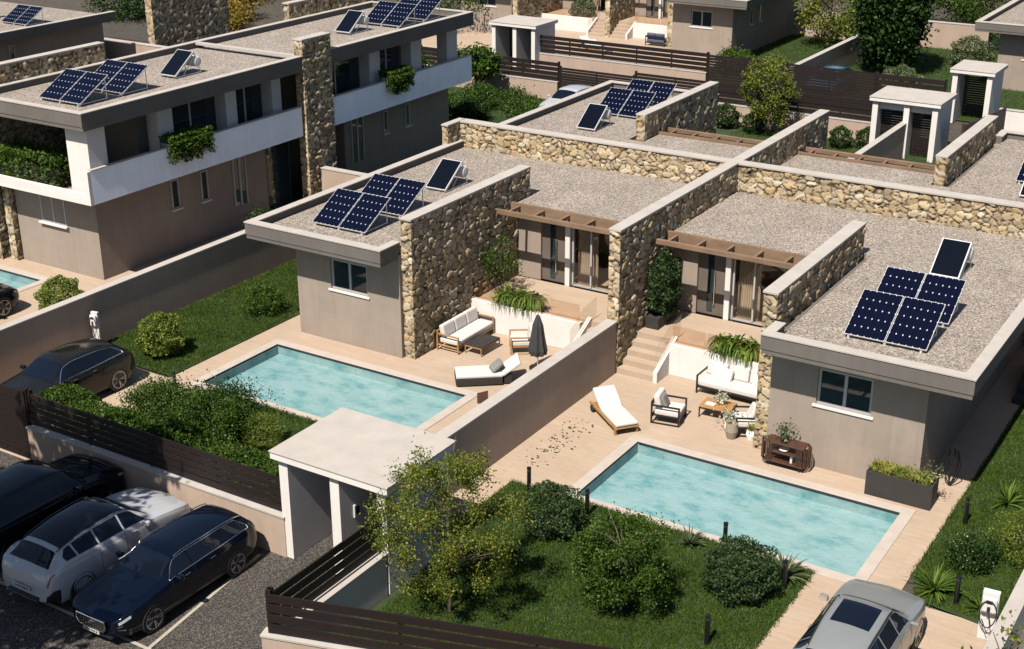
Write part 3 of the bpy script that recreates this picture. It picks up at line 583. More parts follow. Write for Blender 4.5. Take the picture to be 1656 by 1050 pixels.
villa((0, 20.96, 0), 1, -1, 'back right villa whose gravel roof reaches the right edge of the picture', False, .07, key='mid')
villa((0, 20.96, 0), -1, -1, 'back left villa with black collector on its gravel roof, beyond the stone parapet', True, .07, key='mid')
villa((-24.5, 45.0, 0), 1, 1, 'far villa with a double window facing the long dark fence', False, .09, key='far')
villa((-24.5, 45.0, 0), -1, 1, 'far villa at the top edge left of the plastered dividing wall', True, .09, key='far')
villa((9.4, 45.0, 0), -1, 1, 'villa cut by the upper right corner, behind the narrow gatehouse', True, .09, key='far')
villa((-52.6, 13.0, 0), 1, 1, 'villa in the upper left corner with dark fascia and pinkish side wall', False, .09, key='far')
# shared stone walls
r = empty('stone_wall', (0, 2.35, 0), label='tall central rubble wall with pale cap dividing the front villas', cat='wall'); stone_part(-.17, .17, 0, 7.95, 0, 4.2, r, .035)
r = empty('stone_wall', (0, 10.66, 0), label='rubble wall with pale cap running back between the two rear villas', cat='wall'); stone_part(-.17, .17, 0, 7.9, 0, 4.2, r, .06)
r = empty('stone_wall', (0, 10.3, 0), label='long rubble parapet wall across the middle of the roofs', cat='wall'); stone_part(-10.5, 12.5, 0, .36, 0, 4.19, r, .035); stone_part(-10.75, -10.5, -.75, .34, 0, 4.19, r, .05)
r = empty('stone_wall', (-24.5, 47.35, 0), label='rubble dividing wall of the far pair of villas', cat='wall'); stone_part(-.17, .17, 0, 7.9, 0, 4.2, r, .09)

# ---------------------------------------------------------------- two-storey house
r = empty('two_storey_house', (-18, 0, 0), label='white-banded two-storey house with long balcony on the upper left', cat='house')
ZF = 2.97
G().box(-4.0, 0, 0, 9.6, -.05, ZF - .1).build('wall', 'house_render', r); G().box(-4.0, 0, 13.0, 20.4, -.05, ZF - .1).build('wall', 'house_render', r)
G().box(-4.0, -1.2, 9.6, 13.0, -.05, ZF - .1).build('wall', 'dark_panel', r)
window(r, -2.72, -1.5, 1.65, 2.62, -.02)
for a, b_, z0, z1 in ((3.35, 3.72, 1.58, 2.62), (4.8, 5.15, 1.5, 2.6), (15.55, 15.85, 1.62, 2.58), (17.1, 17.4, 1.62, 2.58)): ywin(r, 0.0, a, b_, z0, z1)
for a, b_ in ((6.45, 7.15), (13.4, 14.2)):
    d = G().box(.001, .05, a, a + .06, .85, 2.7).box(.001, .05, b_ - .06, b_, .85, 2.7).box(.001, .05, (a + b_) / 2 - .04, (a + b_) / 2 + .04, .85, 2.7).build('balcony_door', 'frame_paint', r); G().box(.002, .02, a + .06, b_ - .06, .85, 2.7).build('pane', 'window_glass', d)
d = G().box(.004, .03, 8.3, 9.55, .1, 2.8).build('entrance_recess', 'window_glass', r)
# floor slab, balcony bands
G().box(-5.2, .85, -.85, 21.0, ZF, ZF + .12).build('balcony_floor', 'deck_tile', r)
G().box(-5.2, .87, -.89, -.75, ZF, 3.32).build('balcony_front', 'white_render', r)
for a, b_ in ((-.748, 9.5), (11.25, 21.0)):
    p = G().box(.75, .87, a, b_, ZF, 4.08).build('balcony_parapet', 'balcony_render', r); G().box(.73, .89, a - .01, b_ + .01, 4.082, 4.11).build('coping_cap', 'cap_stone', p)
G().box(.72, .868, -.89, -.75, 3.322, 4.08).build('corner_pier', 'white_render', r)
# upper floor
G().box(-3.6, -.3, 2.4, 9.6, ZF + .122, 5.35).build('wall', 'taupe_panel', r); G().box(-3.6, -.3, 11.2, 18.9, ZF + .122, 5.35).build('wall', 'taupe_panel', r)
for a, b_ in ((-.6, .15), (2.85, 3.55), (6.15, 6.7), (8.6, 9.1), (14.5, 15.2), (17.35, 18.1), (20.0, 20.8)):
    G().box(-.28, .25 if a > 0 else .7, a, b_, ZF + .122, 5.4).build('pillar', 'white_render', r)
for a, b_ in ((3.56, 6.14), (6.71, 8.59), (11.4, 14.4), (15.3, 17.2)): d = G().box(-.296, -.27, a, b_, ZF + .13, 5.3).build('glass_wall', 'window_glass', r); G().box(-.268, -.24, (a + b_) / 2 - .04, (a + b_) / 2 + .04, ZF + .13, 5.3).build('frame', 'frame_paint', d)
G().box(-4.6, 1.0, -.95, 21.0, 5.42, 5.55).build('roof_slab', 'fascia_render', r)
g = G(); g.box(-4.6, 1.0, -.97, -.75, 5.552, 5.97); g.box(.78, 1.0, -.75, 20.78, 5.552, 5.97); g.box(-4.6, -4.38, -.75, 20.78, 5.552, 5.97); g.box(-4.6, 1.0, 20.78, 21.0, 5.552, 5.97); g.build('fascia', 'fascia_render', r)
g = G(); g.box(-4.62, 1.02, -.99, -.73, 5.97, 6.0); g.box(.74, 1.02, -.73, 20.76, 5.97, 6.0); g.box(-4.62, -4.34, -.73, 20.76, 5.97, 6.0); g.box(-4.62, 1.02, 20.76, 21.02, 5.97, 6.0); g.box(-4.34, .74, 9.5, 9.75, 5.9, 5.99); g.build('parapet_cap', 'cap_stone', r)
G().box(-4.38, .78, -.75, 20.78, 5.552, 5.76).build('roof_gravel', 'roof_gravel', r)
stone_part(.62, 1.03, 9.55, 11.2, 0, 6.55, r, .05)
stone_part(-4.95, -4.62, -.4, 5.2, 0, 6.6, r, .06); stone_part(-4.95, -4.62, 15.4, 21.5, 0, 6.6, r, .08)
stone_part(-4.4, -4.06, -.2, 2.3, 0, 2.95, r, .05, cap=False)
# ---------------------------------------------------------------- roof equipment
def quad_uv(name, pts, mat, parent):
    me = bpy.data.meshes.new(name); me.from_pydata([tuple(p) for p in pts], [], [(0, 1, 2, 3)]); uv = me.uv_layers.new(); 
    for l, c in zip(uv.data, ((0, 0), (1, 0), (1, 1), (0, 1))): l.uv = c
    return link(name, me, mat, parent)
def panels(loc, label, s=1.0, group='solar panels on the roofs'):
    r = empty('solar_array', loc, 0, (s, s, s), label=label, cat='solar panel', group=group)
    W, RUN, RISE = 2.0, 1.28, .72; y0, z0 = 0, .09
    t = Vector((0, RUN, RISE)).normalized(); nrm = Vector((0, -RISE, RUN)).normalized(); L = math.hypot(RUN, RISE)
    for k in range(2):
        o = Vector((k * 1.0 + .01, y0, z0)); a, b_ = .0, .98
        rot = Matrix.Rotation(math.atan2(RISE, RUN), 3, 'X')
        g = G(); c = o + Vector((.49, 0, 0)) + t * L / 2; g.obox(c, (.98, L, .035), rot); p = g.build('panel_frame', 'alu', r)
        e = .012; q = [o + Vector((e, 0, 0)) + t * e, o + Vector((.98 - e, 0, 0)) + t * e, o + Vector((.98 - e, 0, 0)) + t * (L - e), o + Vector((e, 0, 0)) + t * (L - e)]
        quad_uv('cell_field', [v + nrm * .0195 for v in q], 'solar_cells', p)
    for x in (.12, 1.0, 1.86): g = G(); g.obox((x, .06, .03), (.05, .12, .06)); g.tube([(x, RUN - .05, 0), (x, RUN - .05, RISE + .04)], .018, 6); g.tube([(x, .05, .04), (x, RUN - .03, .04)], .018, 6); g.build('mounting_leg', 'alu', r)
    return r
def collector(loc, label, s=1.0):
    r = empty('solar_water_heater', loc, 0, (s, s, s), label=label, cat='water heater', group='solar water heaters on the roofs')
    L = math.hypot(1.0, .72); rot = Matrix.Rotation(math.atan2(.72, 1.0), 3, 'X'); c = Vector((.38, .5, .43)); nrm = Vector((0, -.72, 1)).normalized()
    f = G().obox(c, (.78, L, .06), rot).build('collector_frame', 'alu', r); G().obox(c + nrm * .032, (.72, L - .06, .012), rot).build('collector_glass', 'collector_glass', f)
    G().lathe([(.0, -.01), (.15, 0), (.19, .05), (.19, .75), (.15, .8), (.0, .81)], (-.02, 1.16, .42), 20, 'x').build('water_tank', 'white_plastic', r, smooth=False)
    for x in (.02, .74): g = G(); g.tube([(x, .05, .03), (x, 1.3, .03)], .02, 6); g.tube([(x, 1.28, .03), (x, 1.02, .75)], .02, 6); g.tube([(x, .4, .03), (x, 1.0, .6)], .015, 6); g.build('stand_leg', 'alu', r)
    return r
GZ = 3.30
for sgn, who, x0 in ((1, 'front right villa', 7.14), (-1, 'front left villa', -9.22)):
    panels((x0, .55, GZ), f'front pair of blue solar panels on the roof of the {who}'); panels((x0 - .02, 2.42, GZ), f'rear pair of blue solar panels on the roof of the {who}')
collector((7.68, 5.75, GZ), 'black sloping solar collector behind the panels on the front right villa'); collector((-8.45, 5.3, GZ), 'black sloping collector with white tank on the front left villa')
collector((-8.15, 14.6, GZ), 'black collector with white tank on the back left villa'); panels((-8.75, 17.1, GZ), 'front pair of solar panels on the roof of the back left villa'); panels((-8.75, 18.95, GZ), 'rear pair of solar panels on the roof of the back left villa')
panels((7.5, 15.9, GZ), 'solar panels at the right edge on the back right villa'); collector((8.0, 14.3, GZ), 'dark collector at the right edge on the back right villa')
z = 5.77
panels((-20.45, .3, z), 'front pair of solar panels at the near end of the two-storey roof'); panels((-20.45, 2.1, z), 'second row of solar panels near the near end of the two-storey roof'); collector((-19.7, 5.0, z), 'black collector with white tank on the near half of the two-storey roof')
collector((-19.7, 14.8, z), 'black collector with white tank just beyond the stone pier'); panels((-20.0, 17.0, z), 'front pair of solar panels at the top edge of the two-storey roof'); panels((-20.0, 18.85, z), 'rear pair of solar panels at the top edge of the two-storey roof')
panels((1.6, 46.2, GZ), 'solar panels on the roof at the upper right corner'); panels((-45.5, 18.5, GZ), 'solar panel on the roof at the upper left corner')

# ---------------------------------------------------------------- terrace furniture
def sofa(loc, rz, label, L=1.9, frame='teak', cat='sofa', seats=3, arm=.5, cush='cushion', D=.78, name=None, tilt=False):
    r = empty(name or ('garden_sofa' if L > 1.2 else 'garden_armchair'), loc, rz, label=label, cat=cat); h = L / 2
    g = G(); t = .045
    for x in (-h, h - t): g.box(x, x + t, -D / 2, -D / 2 + t, 0, arm); g.box(x, x + t, D / 2 - t, D / 2, 0, arm + .12); g.box(x, x + t, -D / 2, D / 2, arm, arm + .04); g.box(x, x + t, -D / 2 + t, D / 2 - t, .0 if not seats > 1 else .16, .035 if not seats > 1 else .2)
    g.box(-h + t, h - t, -D / 2 + .01, -D / 2 + .05, .17, .24); g.box(-h + t, h - t, D / 2 - .05, D / 2 - .01, .17, .24); g.box(-h + t, h - t, D / 2 - t, D / 2, arm + .02, arm + .12)
    for k in range(9): x = -h + t + (L - 2 * t) * (k + .5) / 9; g.box(x - .02, x + .02, -D / 2 + .05, D / 2 - .05, .2, .23)
    g.build('frame', frame, r, .005)
    G().box(-h + .06, h - .06, -D / 2 + .01, D / 2 - .08, .235, .40).build('seat_cushion', cush, r, .04)
    w = (L - .12) / seats
    for k in range(seats):
        G().obox((-h + .06 + w * (k + .5), D / 2 - .15, .58), (w - .02, .17, .40), Matrix.Rotation(R_(-12), 3, 'X')).build('back_cushion', cush, r, .05)
    return r
def pillow(parent, loc, rz, mat='cushion', s=.42, tilt=-25): return G().obox(loc, (s, .14, s), Matrix.Rotation(rz, 3, 'Z') @ Matrix.Rotation(R_(tilt), 3, 'X')).build('pillow', mat, parent, .06)
def coffee_table(loc, rz, label, L=.85, W=.62, h=.33, top='teak', leg='black_metal'):
    r = empty('coffee_table', loc, rz, label=label, cat='table'); g = G()
    for k in range(6): y = -W / 2 + W * k / 6; g.box(-L / 2, L / 2, y, y + W / 6 - .008, h - .035, h)
    g.build('table_top', top, r, .004); g = G()
    for x in (-1, 1):
        for y in (-1, 1): g.box(x * L / 2 - (.03 if x > 0 else 0), x * L / 2 + (.0 if x > 0 else .03), y * W / 2 - (.03 if y > 0 else 0), y * W / 2 + (0 if y > 0 else .03), 0, h - .037)
    g.box(-L / 2 + .03, L / 2 - .03, -W / 2, -W / 2 + .02, h - .075, h - .04).box(-L / 2 + .03, L / 2 - .03, W / 2 - .02, W / 2, h - .075, h - .04).box(-L / 2 + .005, -L / 2 + .028, -W / 2 + .0, W / 2, h - .08, h - .042).box(L / 2 - .028, L / 2 - .005, -W / 2, W / 2, h - .08, h - .042); g.build('leg_frame', leg, r); return r
# right terrace
s = sofa((3.62, 2.72, 0), 0, 'white three-seat sofa with dark frame against the right retaining wall', 2.0, 'black_metal'); pillow(s, (-.55, .12, .55), .1); pillow(s, (-.3, .05, .52), -.15, s=.38); pillow(s, (.62, .12, .52), .1, s=.38)
a = sofa((2.72, .45, 0), R_(100), 'white armchair with dark open frame between lounger and wooden table', .74, 'black_metal', 'armchair', 1); pillow(a, (0, .12, .54), 0, 'cushion_grey', .36)
a = sofa((4.78, .95, 0), R_(-62), 'white cushioned armchair beside the end of the right stone wall', .74, 'black_metal', 'armchair', 1); pillow(a, (0, .06, .56), .1)
coffee_table((3.72, 1.35, 0), R_(4), 'low teak table with flowers in front of the right sofa')
r = empty('flower_vase', (3.8, 1.4, .333), label='small vase of pale flowers on the teak table', cat='vase'); G().lathe([(.03, 0), (.06, .04), (.05, .1), (.025, .14)], n=12).build('vase', 'pot_white', r); link('blossom', leafmesh('blossom', RNG.normal(size=(160, 3)) * [.09, .09, .06] + [0, 0, .22], .04), 'petal', r); link('leaves', leafmesh('leaves', RNG.normal(size=(60, 3)) * [.1, .08, .05] + [0, 0, .17], .04), 'leaf_gold', r)
G().box(-.13, .13, -.09, .09, 0, .02).build('book', 'white_plastic', None, label='white book lying on the teak table', cat='book').location = (3.55, 1.25, .334)
def wood_lounger(loc, rz, label):
    r = empty('sun_lounger', loc, rz, label=label, cat='sun lounger'); L, W = 1.75, .66
    g = G(); g.box(-W / 2, -W / 2 + .05, -L / 2, L / 2, .16, .23).box(W / 2 - .05, W / 2, -L / 2, L / 2, .16, .23)
    for k in range(14): y = -L / 2 + L * k / 14; g.box(-W / 2 + .05, W / 2 - .05, y, y + .07, .18, .21)
    for x in (-1, 1): g.box(x * (W / 2 - .03) - .03, x * (W / 2 - .03) + .03, -L / 2 + .05, -L / 2 + .12, 0, .16)
    g.build('frame', 'teak', r, .004)
    for x in (-1, 1): G().lathe([(.0, -.02), (.1, -.02), (.1, .02), (.0, .02)], (x * (W / 2 + .005), L / 2 - .2, .1), 16, 'x').build('wheel', 'black_rubber', r)
    G().box(-W / 2 + .02, W / 2 - .02, -L / 2 + .01, .18, .235, .32).build('mattress', 'cushion', r, .03)
    G().obox((0, .18 + .33 * math.cos(R_(33)), .29 + .33 * math.sin(R_(33))), (W - .04, .68, .085), Matrix.Rotation(R_(33), 3, 'X')).build('backrest', 'cushion', r, .03); return r
wood_lounger((1.52, -.35, 0), math.atan2(-.62, .78) + R_(90) + R_(0), 'white sun lounger with wooden frame and wheels by the nearest pool')
def pot(loc, r_, h, mat, label, plant='petal', n=120, name='flower_pot', rad=.16):
    o = empty(name, loc, label=label, cat='pot'); G().lathe([(r_ * .7, 0), (r_, h * .5), (r_ * .85, h), (r_ * .7, h), (r_ * .6, h * .7)], n=16).build('pot', mat, o, smooth=False)
    if plant: link('foliage', leafmesh('foliage', RNG.normal(size=(n, 3)) * [rad, rad, rad * .8] + [0, 0, h + rad], .05), plant, o)
    return o
pot((4.55, .35, 0), .17, .42, 'basket', 'pale woven lantern basket on the tiles near the right stone wall', None)
pot((4.35, .6, 0), .1, .3, 'pot_white', 'pot of dried pale flowers beside the woven basket', 'petal', 200, rad=.13)
pot((5.0, .55, 0), .13, .25, 'pot_white', 'small white pot by the foot of the right stone wall', 'leaf_gold', 60, rad=.08)
# console against the front right villa
r = empty('console_table', (6.30, -.38, 0), 0, label='dark slatted wooden console with rounded ends against the villa wall', cat='console'); 
g = G(); g.box(-.5, .5, -.2, .2, .64, .68).box(-.5, .5, -.2, .2, .14, .18).box(-.3, .28, -.19, .19, .40, .43); g.build('shelf', 'dark_wood', r, .01)
for s_ in (-1, 1):
    g = G()
    for k in range(9): a = -math.pi / 2 + math.pi * k / 8; g.box(s_ * .5 + s_ * .12 * math.cos(a) - .012, s_ * .5 + s_ * .12 * math.cos(a) + .012, -.2 + k * .046, -.18 + k * .046, .15, .67)
    for k in range(7): g.box(s_ * (.32 + k * .035) - .008, s_ * (.32 + k * .035) + .008, -.2, -.185, .18, .64)
    g.build('side_slats', 'dark_wood', r)
g = G()
for x in (-.4, .4): g.tube([(x, -.12, 0), (x, -.12, .14)], .018, 6).tube([(x, .12, 0), (x, .12, .14)], .018, 6)
g.build('leg', 'black_metal', r)
pot((6.22, -.38, .682), .11, .16, 'planter_dark', 'dark pot with grey-green plant on top of the slatted console', 'leaf_grey', 150, rad=.13)
tagobj(G().lathe([(.08, 0), (.13, .04), (.12, .05)], (6.25, -.4, .432), 14).build('bowl', 'white_plastic'), 'white bowl on the middle shelf of the console', 'bowl')
tagobj(G().box(6.45, 6.5, -.5, -.35, .182, .36).build('book', 'white_plastic'), 'white book standing on the lower shelf of the console', 'book')
# planter box at the villa corner
r = empty('planter_box', (9.17, -.42, 0), 0, label='long dark planter box of grasses at the corner of the front right villa', cat='planter')
g = G(); g.box(-.78, .78, -.26, -.22, 0, .62).box(-.78, .78, .22, .26, 0, .62).box(-.78, -.74, -.22, .22, 0, .62).box(.74, .78, -.22, .22, 0, .62).build('box', 'planter_dark', r); G().box(-.74, .74, -.22, .22, .02, .56).build('soil', 'earth', r)
pts = np.stack([RNG.uniform(-.72, .72, 1500), RNG.uniform(-.22, .24, 1500), .58 + .16 * RNG.random(1500)], 1); link('grass_tuft', leafmesh('grass_tuft', pts, .035, stretch=2.6, up=1.5), 'straw', r)
[fronds('grass_tuft', 'straw', r, (x, 0, .58), 110, .36, .6, .014, 1.2) for x in (-.55, -.2, .12, .45)]; link('foliage', leafmesh('foliage', RNG.normal(size=(150, 3)) * [.16, .12, .12] + [.72, .1, .85], .04), 'leaf_grey', r)
# glass, hanging plants on the retaining walls
def hanging(loc, w, label, box='planter_grey'):
    r = empty('hanging_planter', loc, label=label, cat='planter'); G().box(-w / 2, w / 2, -.14, .14, 0, .3).build('trough', box, r, .008)
    for k in range(7): fronds('hanging_leaves', 'frond', r, (-w / 2 + w * (k + .5) / 7, -.06, .3), 60, .72, 1.9, .06, 1.0)
    pts = np.stack([RNG.uniform(-w / 2, w / 2, 500), RNG.normal(-.1, .14, 500), .38 + .1 * RNG.normal(size=500)], 1); link('foliage', leafmesh('foliage', pts, .07, stretch=2.4), 'frond', r); return r
hanging((3.3, 3.42, ZT), 1.1, 'hanging fern planter on the right terrace edge behind the white sofa'); hanging((-3.7, 3.42, ZT), 1.3, 'grey trough with hanging fern on the left terrace edge')
# closed parasol, left set
s = sofa((-4.75, 2.02, 0), R_(90), 'white sofa with teak frame against the left stone wall', 1.95); 
coffee_table((-3.98, 1.75, 0), R_(88), 'grey low table in front of the left teak sofa', .95, .6, .3, 'planter_dark', 'teak')
a = sofa((-2.95, 2.35, 0), R_(-55), 'small teak armchair between the grey table and the closed parasol', .66, 'teak', 'armchair', 1)
r = empty('closed_parasol', (-1.9, 1.45, 0), label='closed dark grey parasol beside the plastered dividing wall', cat='parasol'); g = G(); g.lathe([(.25, 0), (.25, .05), (.03, .07), (.03, .1)], n=16); g.build('base', 'black_metal', r); G().tube([(0, 0, .05), (0, 0, 1.75)], .02, 8).build('pole', 'alu', r)
g = G(); V = []; rings = []
for h_, rr in ((.45, .20), (.6, .22), (1.0, .16), (1.35, .12), (1.6, .05), (1.68, .012)): rings.append([g.b.verts.new(((rr * (1 + .28 * (k % 2))) * math.cos(k * math.pi / 8), (rr * (1 + .28 * (k % 2))) * math.sin(k * math.pi / 8), h_)) for k in range(16)])
for A, B in zip(rings, rings[1:]):
    for k in range(16): g.b.faces.new((A[k], A[(k + 1) % 16], B[(k + 1) % 16], B[k]))
g.build('canopy', 'umbrella_cloth', r)
r = empty('sun_lounger', (-2.7, -.05, 0), R_(-52), label='white sun lounger with dark wicker base and grey pillow by the left pool', cat='sun lounger')
G().box(-.36, .36, -.85, .45, .04, .24).build('wicker_base', 'wicker', r, .01); G().box(-.35, .35, -.84, .46, .245, .34).build('mattress', 'cushion', r, .03)
G().obox((0, .70, .47), (.7, .62, .09), Matrix.Rotation(R_(35), 3, 'X')).build('backrest', 'cushion', r, .03); G().box(-.3, .3, .5, .7, .04, .3).build('back_support', 'wicker', r); pillow(r, (.05, .30, .48), .2, 'cushion_grey', .4, -50)
r = tagobj(G().poly([(-.16, -.12, .3), (.16, -.12, .3), (0, .18, .3)], .3).build('side_table', 'dark_wood'), 'small dark three-sided stool between left pool and dividing wall', 'stool'); r.location = (-1.95, -1.25, 0)
# potted trees on the terraces
r = empty('planter_box', (.42, 4.55, ZT), label='dark planter box with dense blue-green shrub against the central stone wall', cat='planter'); G().box(-.2, .22, -.6, .6, 0, .34).build('box', 'planter_dark', r)
link('foliage', leafmesh('foliage', ball_points(5200, (.42, .62, .98)) * [1, 1, 1] + [0.05, 0, 1.15], .06), 'leaf_blue', r)
tree((-4.85, 4.1, ZT), 1.75, (.5, .6, .65), 'leaf_mid', 'small green tree on the left terrace against the stone wall', 1500, .045, .025, .5, 30, .2, name='small_tree')
# cactus-like metal stand near the shaded corner
r = empty('potted_plant', (10.0, .75, 0), label='dark spindly plant with upturned stems in the shade at the villa corner', cat='plant'); g = G(); [g.tube([(0, 0, 0), (.12 * math.cos(a), .12 * math.sin(a), .25), (.2 * math.cos(a), .2 * math.sin(a), .6), (.1 * math.cos(a + .6), .1 * math.sin(a + .6), .95)], .016, 6) for a in (0, 1.1, 2.2, 3.4, 4.6)]; g.build('stem', 'black_metal', r)
r = empty('dark_steps', (11.1, 6.2, 0), label='wide dark steps in the shade right of the front right villa', cat='steps'); g = G()
for k in range(5): g.box(-.95, .9, .45 * k, 3, .17 * k, .17 * (k + 1))
g.build('steps', 'basalt_step', r)
# bollards
for i, (x, y, lb) in enumerate(((1.66, -4.85, 'black bollard light at the tile edge left of the right lawn'), (3.34, -5.05, 'black bollard light at the left corner of the nearest pool'), (6.62, -4.75, 'black bollard light beside the pool coping above the clipped bush'), (8.3, -5.5, 'black bollard light in front of the spiky plant at the lawn corner'), (10.8, -.9, 'black bollard light on the right lawn near the planter box'), (11.5, -4.2, 'black bollard light near the car charger'), (7.75, -8.15, 'black bollard light at the bottom edge of the right lawn'), (-9.4, -5.3, 'black bollard light at the left lawn corner by the hedge'))):
    r = empty('bollard_light', (x, y, 0), label=lb, cat='bollard', group='black garden bollard lights'); G().lathe([(.05, 0), (.05, .6), (.046, .6), (.046, .66), (.055, .66), (.055, .70), (.0, .71)], n=14).build('post', 'black_metal', r); G().lathe([(.047, .605), (.047, .655)], n=14).build('lens', 'planter_dark', r)
# chargers
def charger(loc, rz, label, h=1.0):
    r = empty('car_charger', loc, rz, label=label, cat='charger'); G().box(-.16, .16, -.06, .06, 0, h).build('pedestal', 'white_plastic', r, .01)
    b_ = G().box(-.15, .15, -.19, -.092, h - .42, h - .06).build('charger_unit', 'white_plastic', r, .05); G().box(-.06, .06, -.193, -.191, h - .2, h - .12).build('display', 'black_plastic', b_); G().box(-.03, .03, -.23, -.191, h - .36, h - .26).build('socket', 'black_plastic', b_)
    pts = [(.16 * math.sin(t) , -.21, h - .38 + .26 * math.cos(t) * (1 if math.cos(t) > 0 else 1.3)) for t in np.linspace(0, 6.283, 26)]; g = G(); g.tube(pts, .012, 6); g.tube([(.0, -.24, h - .3), (.08, -.26, h - .62), (.02, -.24, h - .8), (-.1, -.22, h - .55)], .012, 6); g.build('cable', 'black_rubber', r); return r
charger((12.32, -5.03, 0), R_(4), 'white car charger with looped cable right of the silver car', 1.1)
charger((-13.75, -4.1, 0), R_(10), 'white wall charger box behind the black hatchback', 1.15).scale = (.72, .72, 1)
# ---------------------------------------------------------------- cars
def pchip(xs, ys, x):
    xs, ys = np.array(xs, float), np.array(ys, float); h = np.diff(xs); d = np.diff(ys) / h; m = np.zeros(len(xs)); m[0], m[-1] = d[0], d[-1]
    for i in range(1, len(xs) - 1): m[i] = 0 if d[i-1] * d[i] <= 0 else 2 * d[i-1] * d[i] / (d[i-1] + d[i])
    i = np.clip(np.searchsorted(xs, x) - 1, 0, len(h) - 1); t = (x - xs[i]) / h[i]
    return (2*t**3-3*t**2+1)*ys[i] + (t**3-2*t**2+t)*h[i]*m[i] + (-2*t**3+3*t**2)*ys[i+1] + (t**3-t**2)*h[i]*m[i+1]
PROF = {
 'wagon': dict(L=4.76, W=1.86, zs=[(0,.66),(.03,.74),(.14,.85),(.3,.93),(.6,.96),(.9,.99),(.97,.92),(1,.62)], zt=[(0,.69),(.03,.80),(.12,.93),(.22,.985),(.285,1.02),(.35,1.20),(.425,1.355),(.5,1.40),(.72,1.40),(.88,1.36),(.925,1.31),(.965,1.10),(.985,1.0),(1,.68)], wheels=(.19, .80), wr=.35, ws=(.29,.41), rw=(.935,.982), cab=(.345,.91), pill=(.50,.68,.80)),
 'crossover': dict(L=4.62, W=1.89, zs=[(0,.70),(.03,.80),(.14,.93),(.3,1.02),(.6,1.05),(.9,1.10),(.97,1.02),(1,.66)], zt=[(0,.70),(.03,.84),(.12,.98),(.22,1.04),(.28,1.08),(.345,1.30),(.42,1.49),(.5,1.555),(.66,1.54),(.78,1.48),(.87,1.40),(.885,1.38),(.93,1.20),(.965,1.08),(.99,1.0),(1,.72)], wheels=(.185,.81), wr=.385, ws=(.285,.415), rw=(.888,.955), cab=(.335,.88), pill=(.49,.66,.80)),
 'suv': dict(L=4.85, W=1.96, zs=[(0,.78),(.03,.9),(.14,1.02),(.3,1.1),(.6,1.12),(.9,1.14),(.975,1.1),(1,.7)], zt=[(0,.82),(.03,1.0),(.12,1.12),(.22,1.16),(.27,1.19),(.33,1.45),(.39,1.66),(.5,1.74),(.75,1.74),(.90,1.70),(.94,1.62),(.97,1.3),(.99,1.12),(1,.76)], wheels=(.185,.81), wr=.4, ws=(.275,.385), rw=(.945,.985), cab=(.325,.93), pill=(.48,.66,.82))}
